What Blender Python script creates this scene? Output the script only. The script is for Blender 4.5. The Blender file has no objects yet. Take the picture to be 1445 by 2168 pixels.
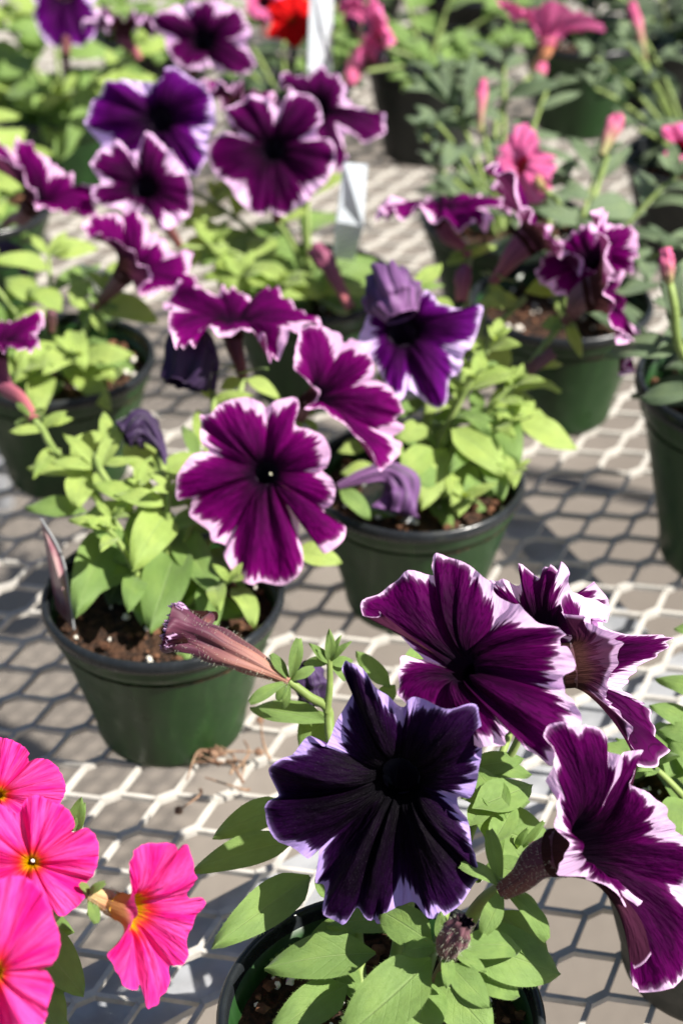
import bpy, math, random
import numpy as np
from mathutils import Matrix, Vector

SC = bpy.context.scene
COL = SC.collection
RND = random.Random(7)

# ------------------------------------------------------------------ camera, sky, sun, exposure
W0, H0, FPX, PITCH, CAMH = 1445.0, 2168.0, 3600.0, math.radians(33.0), 0.573
cam_d = bpy.data.cameras.new("camera")
cam = bpy.data.objects.new("camera", cam_d)
COL.objects.link(cam)
cam.location = (0, 0, CAMH)
cam.rotation_euler = (math.pi / 2 - PITCH, 0, 0)
cam_d.sensor_fit = 'VERTICAL'
cam_d.sensor_height = 36.0
cam_d.lens = 36.0 * FPX / H0
cam_d.clip_start = 0.02
cam_d.clip_end = 200
cam_d.dof.use_dof = True
cam_d.dof.focus_distance = 0.640
cam_d.dof.aperture_fstop = cam_d.lens / 1000 / 0.0068
SC.camera = cam

SUN = np.array([0.66, -0.27, 0.79]); SUN /= np.linalg.norm(SUN)
world = bpy.data.worlds.new("World"); SC.world = world; world.use_nodes = True
wn = world.node_tree
sky = wn.nodes.new('ShaderNodeTexSky'); sky.sky_type = 'NISHITA'; sky.sun_disc = False
sky.sun_elevation = math.asin(SUN[2]); sky.sun_rotation = math.atan2(SUN[0], SUN[1])
wn.links.new(sky.outputs[0], wn.nodes['Background'].inputs[0])
wn.nodes['Background'].inputs[1].default_value = 0.05
sl = bpy.data.lights.new("sun", 'SUN'); sl.energy = 5.0; sl.angle = math.radians(0.55); sl.color = (1, 0.95, 0.87)
so = bpy.data.objects.new("sun", sl); COL.objects.link(so)
so.rotation_euler = Vector(tuple(SUN)).to_track_quat('Z', 'Y').to_euler()
SC.view_settings.view_transform = 'Standard'; SC.view_settings.look = 'None'
SC.view_settings.gamma = 1; SC.view_settings.exposure = 1.2
SC.cycles.max_bounces = 8; SC.cycles.transparent_max_bounces = 8
SC.cycles.use_denoising = True

# ------------------------------------------------------------------ pixel -> place
CF = np.array([0, math.cos(PITCH), -math.sin(PITCH)]); CR = np.array([1.0, 0, 0])
CU = np.array([0, math.sin(PITCH), math.cos(PITCH)]); CO = np.array([0, 0, CAMH])
def ray(x, y): return CF + CR * (x - W0 / 2) / FPX + CU * (H0 / 2 - y) / FPX
def PZ(x, y, z):
    d = ray(x, y); return CO + d * ((z - CAMH) / d[2])
def PD(x, y, dep): return CO + ray(x, y) * dep
def DEP(p): return float((np.asarray(p) - CO) @ CF)
def unit(v): v = np.asarray(v, float); return v / (np.linalg.norm(v) + 1e-12)

# ------------------------------------------------------------------ materials
def mat(name):
    m = bpy.data.materials.new(name); m.use_nodes = True
    nt = m.node_tree; nt.nodes.clear()
    out = nt.nodes.new('ShaderNodeOutputMaterial')
    return m, nt, out
class NB:
    """small helper to chain nodes"""
    def __init__(s, nt): s.nt = nt
    def n(s, t, **k):
        o = s.nt.nodes.new(t)
        for a, b in k.items(): setattr(o, a, b)
        return o
    def set(s, sock, v):
        if isinstance(v, bpy.types.NodeSocket): s.nt.links.new(v, sock)
        elif v is not None:
            if isinstance(v, (tuple, list)) and len(v) == 3 and sock.type == 'RGBA': v = (*v, 1)
            sock.default_value = v
    def math(s, op, a, b=None, c=None, clamp=False):
        o = s.n('ShaderNodeMath', operation=op, use_clamp=clamp)
        for i, v in enumerate((a, b, c)):
            if v is not None: s.set(o.inputs[i], v)
        return o.outputs[0]
    def vec(s, x, y, z):
        o = s.n('ShaderNodeCombineXYZ')
        for i, v in enumerate((x, y, z)): s.set(o.inputs[i], v)
        return o.outputs[0]
    def noise(s, vec, scale=1.0, detail=2.0, rough=0.5):
        o = s.n('ShaderNodeTexNoise'); s.set(o.inputs['Vector'], vec)
        o.inputs['Scale'].default_value = scale; o.inputs['Detail'].default_value = detail; o.inputs['Roughness'].default_value = rough
        return o.outputs['Fac']
    def ramp(s, v, a, b, lo=0.0, hi=1.0):
        o = s.n('ShaderNodeMapRange', interpolation_type='SMOOTHSTEP')
        for i, q in enumerate((v, a, b, lo, hi)): s.set(o.inputs[i], q)
        return o.outputs[0]
    def mix(s, f, a, b):
        o = s.n('ShaderNodeMix', data_type='RGBA'); s.set(o.inputs[0], f); s.set(o.inputs[6], a); s.set(o.inputs[7], b)
        return o.outputs[2]
    def attr(s, name):
        o = s.n('ShaderNodeAttribute', attribute_name=name)
        p = s.n('ShaderNodeSeparateXYZ'); s.nt.links.new(o.outputs['Vector'], p.inputs[0])
        return p.outputs
    def bump(s, h, strength, dist):
        o = s.n('ShaderNodeBump'); o.inputs['Strength'].default_value = strength; o.inputs['Distance'].default_value = dist
        s.set(o.inputs['Height'], h); return o.outputs[0]
    def coord(s, w='Object'): return s.n('ShaderNodeTexCoord').outputs[w]
    def prin(s, col, rough=0.5, spec=0.5, normal=None, sheen=0.0, metal=0.0):
        o = s.n('ShaderNodeBsdfPrincipled'); s.set(o.inputs['Base Color'], col); s.set(o.inputs['Roughness'], rough)
        o.inputs['Specular IOR Level'].default_value = spec; o.inputs['Metallic'].default_value = metal
        if sheen: o.inputs['Sheen Weight'].default_value = sheen; o.inputs['Sheen Roughness'].default_value = 0.4
        if normal is not None: s.set(o.inputs['Normal'], normal)
        return o.outputs[0]
    def thin(s, bsdf, tcol, f):
        t = s.n('ShaderNodeBsdfTranslucent'); s.set(t.inputs[0], tcol)
        m = s.n('ShaderNodeMixShader'); m.inputs[0].default_value = f
        s.nt.links.new(bsdf, m.inputs[1]); s.nt.links.new(t.outputs[0], m.inputs[2]); return m.outputs[0]

def petal_mat(name, body, body2, rim, throat, back, w0=0.14, wc=0.7, amp=1.1, lowamp=0.9, kteeth=15, tr=0.3, rimsoft=0.045, seed=0.0, throat_t=0.34, sheen=0.0, vein=0.5, glow=None, backtube=None, bright=None, tgain=1.0, sparkle_amt=0.0):
    m, nt, out = mat(name); b = NB(nt)
    cx, sx, t = b.attr('pet'); e, cl, sd = b.attr('pe')
    k = kteeth
    n1 = b.noise(b.vec(b.math('MULTIPLY', cx, k), b.math('MULTIPLY', sx, k), b.math('MULTIPLY_ADD', e, 0.45, sd)), 1, 2.5, 0.6)
    n2 = b.noise(b.vec(b.math('MULTIPLY', cx, 2.2), b.math('MULTIPLY', sx, 2.2), b.math('ADD', sd, 9.0)), 1, 1)
    wid = b.math('MULTIPLY_ADD', cl, wc, w0)
    wid = b.math('MULTIPLY_ADD', b.math('SUBTRACT', n2, 0.5), lowamp, wid)
    wid = b.math('MULTIPLY_ADD', b.math('SUBTRACT', n1, 0.5), b.math('MULTIPLY_ADD', cl, amp * 0.9, amp), wid)
    wid = b.math('MAXIMUM', wid, 0.045)
    white = b.ramp(e, b.math('ADD', wid, rimsoft), b.math('SUBTRACT', wid, rimsoft))
    n3 = b.noise(b.vec(b.math('MULTIPLY', cx, 26), b.math('MULTIPLY', sx, 26), b.math('MULTIPLY_ADD', e, 1.6, sd)), 1, 1.5)
    vl = b.ramp(b.math('ABSOLUTE', b.math('SUBTRACT', n3, 0.5)), 0.0, 0.055, 1.0, 0.0)
    deep = b.ramp(e, 0.3, 0.9)
    white = b.math('MULTIPLY', white, b.math('SUBTRACT', 1.0, b.math('MULTIPLY', b.math('MULTIPLY', vl, deep), 0.75)))
    n4 = b.noise(b.vec(b.math('MULTIPLY', cx, 5), b.math('MULTIPLY', sx, 5), b.math('MULTIPLY_ADD', e, 0.5, sd)), 1, 3)
    colr = b.mix(b.ramp(n4, 0.35, 0.68), body, body2)
    if bright: colr = b.mix(b.math('MULTIPLY', b.ramp(b.math('SUBTRACT', e, wid), 1.1, 0.0), 0.75), colr, bright)
    colr = b.mix(b.math('MULTIPLY', vl, vein), colr, tuple(c * 0.35 for c in body))
    if glow: colr = b.mix(b.ramp(t, throat_t * 1.7, throat_t * 0.9), colr, glow)
    colr = b.mix(b.ramp(b.math('MULTIPLY_ADD', b.math('SUBTRACT', n3, .5), 0.35, t), throat_t, throat_t * 0.45), colr, throat)
    if bright:
        colr = b.mix(b.math('MULTIPLY', b.ramp(b.math('MULTIPLY_ADD', b.math('SUBTRACT', n3, .5), 0.5, t), 0.72, 0.18), 0.8), colr, tuple(q * 0.16 + 0.0015 for q in body))
        colr = b.mix(b.math('MULTIPLY', b.ramp(e, b.math('ADD', wid, 0.18), wid), 0.2), colr, tuple(q * 0.55 + x * 0.45 for q, x in zip(bright, rim)))
    colr = b.mix(white, colr, rim)
    bf = nt.nodes.new('ShaderNodeNewGeometry').outputs['Backfacing']
    bcol = b.mix(b.math('MULTIPLY', b.math('MULTIPLY', white, b.ramp(e, 0.22, 0.12)), 0.8), b.mix(b.ramp(n4, .4, .65), back, tuple(q * .6 for q in back)), rim)
    if backtube: bcol = b.mix(b.ramp(t, 0.7, 0.25), bcol, backtube)
    surf = b.mix(bf, colr, bcol)
    grain = b.noise(b.coord('Object'), 2600.0, 2)
    surf = b.mix(b.math('MULTIPLY', b.ramp(grain, 0.60, 0.78), sparkle_amt), surf, (0.42, 0.36, 0.46))  # velvet glints painted into the colour as pale lilac flecks
    h = b.math('MULTIPLY_ADD', n3, 0.6, b.math('MULTIPLY', b.noise(b.vec(b.math('MULTIPLY', cx, 9), b.math('MULTIPLY', sx, 9), b.math('MULTIPLY_ADD', e, 0.9, sd)), 1, 3), 1.2))
    nm = b.bump(h, 0.75, 0.0022)
    vs = b.n('ShaderNodeVectorMath', operation='SCALE'); nt.links.new(b.mix(b.math('MULTIPLY', bf, 0.75), colr, bcol), vs.inputs[0]); vs.inputs['Scale'].default_value = tgain
    sh = b.thin(b.prin(surf, 0.65, 0.04, nm, sheen), vs.outputs[0], tr)
    nt.links.new(sh, out.inputs[0]); return m

M = {}
M['plum'] = petal_mat('petal_plum', (0.024, 0.0003, 0.021), (0.048, 0.0004, 0.041), (0.80, 0.52, 0.80), (0.018, 0.006, 0.026), (0.055, 0.012, 0.032), w0=0.05, wc=0.55, amp=0.95, lowamp=0.75, tr=0.38, tgain=1.7, bright=(0.098, 0.0004, 0.077), backtube=(0.050, 0.019, 0.017))
M['magenta'] = petal_mat('petal_magenta', (0.060, 0.0004, 0.048), (0.110, 0.0006, 0.085), (0.84, 0.50, 0.78), (0.02, 0.006, 0.03), (0.085, 0.020, 0.048), w0=0.07, wc=0.50, amp=0.95, lowamp=0.75, tr=0.42, tgain=1.7, bright=(0.18, 0.0006, 0.13), backtube=(0.050, 0.019, 0.017))
M['violet'] = petal_mat('petal_violet', (0.030, 0.0006, 0.038), (0.060, 0.001, 0.075), (0.70, 0.50, 0.86), (0.008, 0.004, 0.016), (0.10, 0.03, 0.11), w0=0.04, wc=0.55, amp=0.9, lowamp=0.7, tr=0.36, tgain=1.6, bright=(0.12, 0.002, 0.17))
M['black'] = petal_mat('petal_black_violet_shade', (0.0022, 0.0005, 0.0034), (0.0065, 0.0006, 0.0105), (0.40, 0.28, 0.62), (0.003, 0.002, 0.006), (0.10, 0.04, 0.16), w0=-0.03, wc=0.50, amp=0.75, kteeth=18, tr=0.18, lowamp=0.42, bright=(0.015, 0.0008, 0.026), sparkle_amt=0.05)  # older dark bloom; neighbours' shade also painted in: deeper body, lilac rim
M['pink'] = petal_mat('petal_pink', (0.78, 0.012, 0.225), (0.92, 0.075, 0.37), (0.90, 0.05, 0.36), (0.72, 0.40, 0.0), (0.80, 0.10, 0.34), w0=0.05, wc=0.0, amp=0.1, lowamp=0.0, tr=0.4, throat_t=0.29, sheen=0.0, vein=0.24, glow=(0.85, 0.03, 0.05), backtube=(0.50, 0.25, 0.10))
M['pink_pale'] = petal_mat('petal_pale_pink', (0.82, 0.13, 0.36), (0.88, 0.24, 0.50), (0.9, 0.25, 0.5), (0.6, 0.01, 0.05), (0.75, 0.15, 0.36), w0=0.05, wc=0.0, amp=0.1, lowamp=0.0, tr=0.4, throat_t=0.24, sheen=0.0, vein=0.2)
M['red'] = petal_mat('petal_red', (0.55, 0.003, 0.006), (0.7, 0.012, 0.012), (0.7, 0.02, 0.02), (0.35, 0.10, 0.01), (0.5, 0.03, 0.03), w0=0.05, wc=0.0, amp=0.1, lowamp=0.0, tr=0.3, throat_t=0.24, sheen=0.0)

def tube_mat(name, c0, c1, rough=0.6, tr=0.08, streak=0.5, inside=None):
    """colour runs from the stalk end (c0) to the mouth (c1), with lengthwise streaks"""
    m, nt, out = mat(name); b = NB(nt)
    cx, sx, t = b.attr('pet'); e, cl, sd = b.attr('pe')
    n = b.noise(b.vec(b.math('MULTIPLY', cx, 4), b.math('MULTIPLY', sx, 4), b.math('MULTIPLY_ADD', t, 1.3, sd)), 1, 3)
    c = b.mix(b.ramp(b.math('MULTIPLY_ADD', b.math('SUBTRACT', n, .5), .5, t), 0.05, 0.75), c0, c1)
    c = b.mix(b.math('MULTIPLY', b.ramp(n, 0.5, 0.62), streak), c, tuple(q * 0.35 for q in c1))
    if inside: c = b.mix(nt.nodes.new('ShaderNodeNewGeometry').outputs['Backfacing'], c, inside)
    sh = b.thin(b.prin(c, rough, 0.3, b.bump(n, 0.6, 0.0015), 0.1), c, tr)
    nt.links.new(sh, out.inputs[0]); return m
M['tube_plum'] = tube_mat('tube_maroon', (0.16, 0.055, 0.045), (0.075, 0.014, 0.032), inside=(0.012, 0.004, 0.016))
M['tube_rose'] = tube_mat('tube_rose', (0.40, 0.12, 0.13), (0.20, 0.05, 0.10), inside=(0.012, 0.004, 0.016))
M['tube_olive'] = tube_mat('tube_olive', (0.13, 0.05, 0.05), (0.14, 0.06, 0.075), inside=(0.012, 0.004, 0.016))
M['tube_gold'] = tube_mat('tube_gold', (0.46, 0.36, 0.16), (0.50, 0.20, 0.10), streak=0.25, inside=(0.66, 0.36, 0.01))
M['tube_yellow'] = tube_mat('tube_yellow', (0.40, 0.34, 0.14), (0.60, 0.30, 0.12), streak=0.25, inside=(0.70, 0.42, 0.01))
M['tube_dark'] = tube_mat('wilt_dark', (0.06, 0.03, 0.10), (0.03, 0.014, 0.05), streak=0.6)
M['wilt_lilac'] = tube_mat('wilt_lilac', (0.20, 0.085, 0.22), (0.12, 0.05, 0.15), streak=0.8)
M['tube_pink'] = tube_mat('bud_pink', (0.22, 0.22, 0.08), (0.50, 0.085, 0.20), streak=0.4)
M['wilt_bud'] = tube_mat('wilt_bud', (0.36, 0.17, 0.12), (0.085, 0.02, 0.042), streak=0.6)

def leaf_mat(name, c0, c1, tcol, tr=0.38):
    m, nt, out = mat(name); b = NB(nt)
    u, v, _ = b.attr('lf')
    oi = nt.nodes.new('ShaderNodeObjectInfo')
    av = b.math('ABSOLUTE', v)
    c = b.mix(oi.outputs['Random'], c0, c1)
    sp = b.noise(b.coord('Object'), 9.0, 4)
    c = b.mix(b.math('MULTIPLY', b.ramp(sp, 0.3, 0.7), 0.35), c, tuple(q * 0.62 for q in c0))
    c = b.mix(b.math('MULTIPLY', b.ramp(b.noise(b.coord('Object'), 2.6, 3), 0.52, 0.75), 0.35), c, tuple(x * y for x, y in zip(c1, (1.14, 1.06, 0.9))))
    # midrib and side veins
    mid = b.ramp(av, 0.015, 0.06, 1.0, 0.0)
    ph = b.math('FRACT', b.math('MULTIPLY', b.math('SUBTRACT', u, b.math('MULTIPLY', av, 0.30)), 7.0))
    side = b.ramp(b.math('ABSOLUTE', b.math('SUBTRACT', ph, 0.5)), 0.0, 0.10, 1.0, 0.0)
    c = b.mix(b.math('MULTIPLY', mid, 0.45), c, (0.26, 0.36, 0.13))
    c = b.mix(b.math('MULTIPLY', side, 0.04), c, tuple(q * 0.55 for q in c0))
    fine = b.math('MULTIPLY_ADD', b.noise(b.coord('Object'), 16.0, 3), 1.3, b.noise(b.coord('Object'), 110.0, 2))
    c = b.mix(b.math('MULTIPLY', b.ramp(b.noise(b.coord('Object'), 140.0, 2), 0.5, 0.7), 0.14), c, (0.42, 0.50, 0.28))
    h = b.math('SUBTRACT', b.math('MULTIPLY', fine, 0.35), b.math('ADD', b.math('MULTIPLY', mid, 0.8), b.math('MULTIPLY', side, 0.12)))
    nm = b.bump(h, 0.5, 0.0012)
    sh = b.thin(b.prin(c, 0.52, 0.32, nm, 0.25), tcol, tr)
    nt.links.new(sh, out.inputs[0]); return m
M['leaf'] = leaf_mat('leaf_green', (0.145, 0.245, 0.058), (0.205, 0.325, 0.085), (0.25, 0.38, 0.05))
M['leaf_lime'] = leaf_mat('leaf_lime', (0.27, 0.385, 0.085), (0.36, 0.475, 0.125), (0.42, 0.54, 0.06))
M['leaf_grey'] = leaf_mat('leaf_greyish', (0.075, 0.118, 0.062), (0.150, 0.212, 0.112), (0.13, 0.20, 0.06), 0.28)
M['leaf_shade_dark'] = leaf_mat('leaf_shade_dark', (0.016, 0.034, 0.013), (0.034, 0.062, 0.022), (0.035, 0.06, 0.012), 0.2)  # shade of the back right corner put into the leaf colour

def simple(name, c, c2=None, rough=0.5, spec=0.5, scale=40, bump=0.0, dist=0.001, metal=0, lo=.35, hi=.65, tr=0, sheen=0):
    m, nt, out = mat(name); b = NB(nt)
    n = b.noise(b.coord('Object'), scale, 4)
    col = b.mix(b.ramp(n, lo, hi), c, c2) if c2 else c
    s = b.prin(col, rough, spec, b.bump(n, bump, dist) if bump else None, sheen, metal)
    if tr: s = b.thin(s, col, tr)
    nt.links.new(s, out.inputs[0]); return m
M['stem'] = simple('stem_green', (0.17, 0.24, 0.06), (0.24, 0.32, 0.09), 0.55, 0.3, 120, 0.3, 0.0008, tr=0.15, sheen=0.3)
M['stem_red'] = simple('stem_reddish', (0.20, 0.15, 0.06), (0.22, 0.28, 0.08), 0.55, 0.3, 60, 0.3, 0.0008, sheen=0.3)
M['hair'] = simple('fine_hair', (0.62, 0.66, 0.50), None, 0.6, 0.2, tr=0.4)
M['perlite'] = simple('perlite', (0.62, 0.58, 0.50), (0.75, 0.72, 0.66), 0.8, 0.2, 300)
M['bark'] = simple('bark_chips', (0.055, 0.025, 0.014), (0.15, 0.07, 0.038), 0.8, 0.2, 200)
M['soil'] = simple('potting_soil', (0.012, 0.007, 0.005), (0.060, 0.028, 0.015), 0.85, 0.25, 260, 1.0, 0.004)
M['stigma'] = simple('stigma', (0.75, 0.72, 0.5), (0.8, 0.8, 0.7), 0.5, 0.4, 300)
M['dry'] = simple('dry_stalks', (0.16, 0.085, 0.055), (0.30, 0.20, 0.13), 0.8, 0.2, 150)
M['tagwhite'] = simple('tag_white', (0.78, 0.80, 0.84), None, 0.35, 0.5)

def pot_mat(name, c, c2, rough):
    m, nt, out = mat(name); b = NB(nt)
    co = b.coord('Object'); sep = nt.nodes.new('ShaderNodeSeparateXYZ'); nt.links.new(co, sep.inputs[0])
    streak = b.noise(b.vec(b.math('MULTIPLY', sep.outputs[0], 160), b.math('MULTIPLY', sep.outputs[1], 160), b.math('MULTIPLY', sep.outputs[2], 14)), 1, 3)
    dust = b.noise(co, 55, 5, 0.65)
    col = b.mix(b.math('MULTIPLY', b.ramp(streak, 0.45, 0.75), 0.6), c, c2)
    col = b.mix(b.math('MULTIPLY', b.ramp(dust, 0.58, 0.78), 0.25), col, (0.09, 0.10, 0.07))
    ro = b.ramp(dust, 0.3, 0.7, rough - .1, rough + .2)
    nt.links.new(b.prin(col, ro, 0.32, b.bump(streak, 0.12, 0.001)), out.inputs[0]); return m
M['pot'] = pot_mat('pot_green_plastic', (0.010, 0.036, 0.008), (0.020, 0.066, 0.014), 0.36)
M['pot_lip'] = pot_mat('pot_lip_black', (0.012, 0.014, 0.016), (0.022, 0.026, 0.03), 0.27)
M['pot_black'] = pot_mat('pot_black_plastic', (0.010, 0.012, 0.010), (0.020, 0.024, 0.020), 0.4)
M['pot_dirty'] = pot_mat('pot_dusty_plastic', (0.05, 0.048, 0.04), (0.11, 0.10, 0.085), 0.6)

def steel_mat():
    m, nt, out = mat('painted_steel'); b = NB(nt); co = b.coord('Object')
    n = b.noise(co, 70, 5, 0.7); n2 = b.noise(co, 9, 3)
    c = b.mix(b.ramp(n, 0.35, 0.7), (0.50, 0.475, 0.43), (0.36, 0.34, 0.31))
    c = b.mix(b.math('MULTIPLY', b.ramp(n2, 0.55, 0.78), 0.4), c, (0.24, 0.225, 0.21))
    nt.links.new(b.prin(c, 0.5, 0.5, b.bump(n, 0.3, 0.0008)), out.inputs[0]); return m
M['steel'] = steel_mat()
M['galv'] = simple('galvanised_steel', (0.30, 0.31, 0.33), (0.42, 0.43, 0.45), 0.42, 0.5, 45, 0.15, 0.0006, metal=0.35)
def ground_mat():
    m, nt, out = mat('concrete_floor'); b = NB(nt); co = b.coord('Object')
    n = b.noise(co, 1.6, 6, 0.6); n2 = b.noise(co, 60, 4, 0.7)
    c = b.mix(b.ramp(n, 0.3, 0.7), (0.135, 0.115, 0.096), (0.205, 0.178, 0.150))
    c = b.mix(b.math('MULTIPLY', b.ramp(n2, 0.45, 0.75), 0.3), c, (0.11, 0.095, 0.08))
    nt.links.new(b.prin(c, 0.85, 0.3, b.bump(n2, 0.5, 0.004)), out.inputs[0]); return m
M['ground'] = ground_mat()

# ------------------------------------------------------------------ mesh helpers
def link(name, me, parent=None, m=None):
    o = bpy.data.objects.new(name, me); COL.objects.link(o)
    if m is not None and me is not None and not me.materials: me.materials.append(m)
    if parent is not None: o.parent = parent
    return o
def mesh(name, V, F, smooth=True):
    me = bpy.data.meshes.new(name); V = np.asarray(V, float)
    me.from_pydata(V.tolist(), [], F); me.update()
    if smooth: me.polygons.foreach_set('use_smooth', [True] * len(me.polygons))
    return me
def put_attr(me, name, A):
    a = me.attributes.new(name, 'FLOAT_VECTOR', 'POINT'); a.data.foreach_set('vector', np.asarray(A, np.float32).ravel())
def thing(name, label, cat, loc=(0, 0, 0), group=None):
    o = bpy.data.objects.new(name, None); COL.objects.link(o); o.location = tuple(loc); o.empty_display_size = 0.01
    o['label'] = label; o['category'] = cat
    if group: o['group'] = group
    bpy.context.view_layer.update(); return o
def child(name, V, F, parent, m, smooth=True, attrs=None, grand=None):
    """mesh with world-space vertices V, made a child of parent (kept in place)"""
    base = np.array(parent.matrix_world.translation) if grand is None else np.array(grand.matrix_world.translation)
    me = mesh(name, np.asarray(V) - base, F, smooth)
    for k, A in (attrs or {}).items(): put_attr(me, k, A)
    return link(name, me, parent, m)
def grid_faces(nu, nv, wrap=False):
    F = []
    for i in range(nu if wrap else nu - 1):
        j = (i + 1) % nu
        for k in range(nv - 1): F.append((i * nv + k, j * nv + k, j * nv + k + 1, i * nv + k + 1))
    return F
def spline(P, n, closed=False):
    P = np.asarray(P, float); K = len(P)
    s = np.linspace(0, K if closed else K - 1, n, endpoint=not closed); i = np.floor(s).astype(int); f = (s - i)[:, None]
    if closed: g = lambda q: P[q % K]
    else:
        i = np.minimum(i, K - 2); f = (s - i)[:, None]; g = lambda q: P[np.clip(q, 0, K - 1)]
    a, b, c, d = g(i - 1), g(i), g(i + 1), g(i + 2)
    return 0.5 * ((2 * b) + (c - a) * f + (2 * a - 5 * b + 4 * c - d) * f ** 2 + (3 * b - a - 3 * c + d) * f ** 3)
def frames(path):
    T = np.gradient(path, axis=0); T /= np.linalg.norm(T, axis=1)[:, None] + 1e-12
    u = np.cross(T[0], [0.3, 0.9, 0.2]); u = unit(u); U = []
    for t in T:
        u = unit(u - t * (u @ t)); U.append(u)
    U = np.array(U); return T, U, np.cross(T, U)
def sweep(path, rad, ns=10, star=None):
    """tube along path; rad per point; star(i, theta)->radius factor"""
    T, U, B = frames(path); th = np.linspace(0, 2 * np.pi, ns, endpoint=False); V = []; A = []
    n = len(path)
    for k in range(ns):
        for i in range(n):
            r = rad[i] * (star(i / (n - 1), th[k]) if star else 1)
            V.append(path[i] + r * (math.cos(th[k]) * U[i] + math.sin(th[k]) * B[i])); A.append((math.cos(th[k]), math.sin(th[k]), i / (n - 1)))
    return np.array(V), grid_faces(ns, n, True), np.array(A)
def stem(plant, pts, r0=0.0019, r1=0.0013, m='stem', name='stem', parent=None):
    path = spline(pts, max(8, 5 * len(pts)))
    V, F, A = sweep(path, np.linspace(r0, r1, len(path)), 8)
    return child(name, V, F, parent or plant, M[m], grand=plant if parent is None else plant)

# ------------------------------------------------------------------ leaves (shared unit meshes)
LEAF = {}
def leaf_mesh(kind, k, nu=15, nv=9, hairy=False):
    key = (kind, k, nu, hairy)
    if key in LEAF: return LEAF[key]
    r = random.Random(hash((kind, k)) % 1000 if False else (len(kind) * 31 + k * 7))
    V, A = [], []
    arch = (0.05 + 0.16 * r.random()) if kind != 'sepal' else 0.10 + .12 * r.random()
    fold = 0.05 + 0.13 * r.random(); bend = (r.random() - .5) * 0.14; und = 0.012 + 0.018 * r.random(); ph = r.random() * 6
    for i in range(nu):
        u = i / (nu - 1)
        if kind == 'ovate': w = (math.sin(math.pi * u ** 0.86) ** 0.68) * (1 - 0.10 * u) * 1.05
        elif kind == 'lance': w = math.sin(math.pi * u ** 0.95) ** 0.78
        else: w = (math.sin(math.pi * min(1, u * 0.90 + 0.04) ** 1.5) ** 0.75)
        w = max(w, 0.035 if u < .5 else 0.0)
        if kind in ('ovate', 'lance') and u < 0.2: w = max(w * (u / 0.2) ** 0.4, 0.06)
        if kind == 'sepal': w = max(w, 0.38 * (1 - u))
        for j in range(nv):
            v = -1 + 2 * j / (nv - 1)
            z = arch * 4 * u * (1 - u) + fold * 0.5 * w * (abs(v) ** 1.3) * (1 - .6 * u) + und * math.sin(9 * u + ph + 2 * v) * abs(v) - 0.07 * u * u * v * v
            V.append((u + 0.0 * v, 0.5 * w * v + bend * math.sin(math.pi * u), z)); A.append((u, v, 0))
    F = grid_faces(nu, nv); nf = len(F)
    if hairy:
        for side in (0, nv - 1):
            for q in range(70):
                f = r.uniform(0.3, nu - 1.01); i = int(f); w_ = f - i; a_, b_ = np.array(V[i * nv + side]), np.array(V[(i + 1) * nv + side]); p = a_ * (1 - w_) + b_ * w_
                sg = -1 if side == 0 else 1; d = np.array([r.gauss(0.012, .008), sg * r.uniform(.03, .055), r.gauss(.006, .008)]); n0 = len(V)
                V += [tuple(p - [.0011, 0, 0]), tuple(p + [.0011, 0, 0]), tuple(p + d)]; A += [(0.5, 0.5, 0)] * 3; F.append((n0, n0 + 1, n0 + 2))
    me = mesh('leaf_blade', V, F); put_attr(me, 'lf', A); LEAF[key] = me
    if hairy: me.polygons.foreach_set('material_index', [0] * nf + [1] * (len(F) - nf))
    return me
LEAFMAT = {}; HAIRY = []
def leaf(plant, p0, p1, width, up=None, m='leaf', kind='ovate', k=None, parent=None, name='leaf', lift=None, hairy=False):
    p0 = np.asarray(p0, float); p1 = np.asarray(p1, float); x = p1 - p0; L = np.linalg.norm(x)
    k = RND.randrange(7) if k is None else k
    hairy = hairy or plant in HAIRY
    base = leaf_mesh(kind, k, hairy=hairy)
    key = (base.name, m)
    if key not in LEAFMAT:
        me = base.copy(); me.materials.clear(); me.materials.append(M[m]); me.materials.append(M['hair']) if hairy else None; LEAFMAT[key] = me
    x = x / L; up = np.array([0.12, -.5, 1.0]) if up is None else np.asarray(up, float)
    up = up + np.array([RND.uniform(-.25, .25), RND.uniform(-.2, .2), 0])
    z = up - x * (up @ x); z = unit(z); y = np.cross(z, x)
    o = bpy.data.objects.new(name, LEAFMAT[key]); COL.objects.link(o)
    par = parent or plant; o.parent = par
    off = p0 - np.array(plant.matrix_world.translation)
    zs = L if lift is None else L * lift
    mt = Matrix(((x[0] * L, y[0] * width, z[0] * zs, off[0]), (x[1] * L, y[1] * width, z[1] * zs, off[1]), (x[2] * L, y[2] * width, z[2] * zs, off[2]), (0, 0, 0, 1)))
    o.matrix_local = mt
    return o
def pleaf(plant, b, t, wpx, m='leaf', kind='ovate', **kw):
    """b, t = (px, py, z); width in px"""
    p0, p1 = PZ(*b), PZ(*t); wd = 1.07 * wpx * DEP((p0 + p1) / 2) / FPX
    return leaf(plant, p0, p1, wd, m=m, kind=kind, **kw)

def hairs(plant, parent, V, N, ln=0.0020, wd=0.00004, rng=None):
    rng = rng or RND; P, F = [], []
    for v, n in zip(V, N):
        d = unit(n + np.array([rng.gauss(0, .35) for _ in range(3)])) * ln * rng.uniform(.5, 1.2)
        s = unit(np.cross(d, CF)) * wd; q = len(P)
        P += [v - s, v + s, v + d]; F.append((q, q + 1, q + 2))
    o = child('hairs', P, F, parent, M['hair'], False, grand=plant); o['kind'] = 'stuff'; return o

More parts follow.
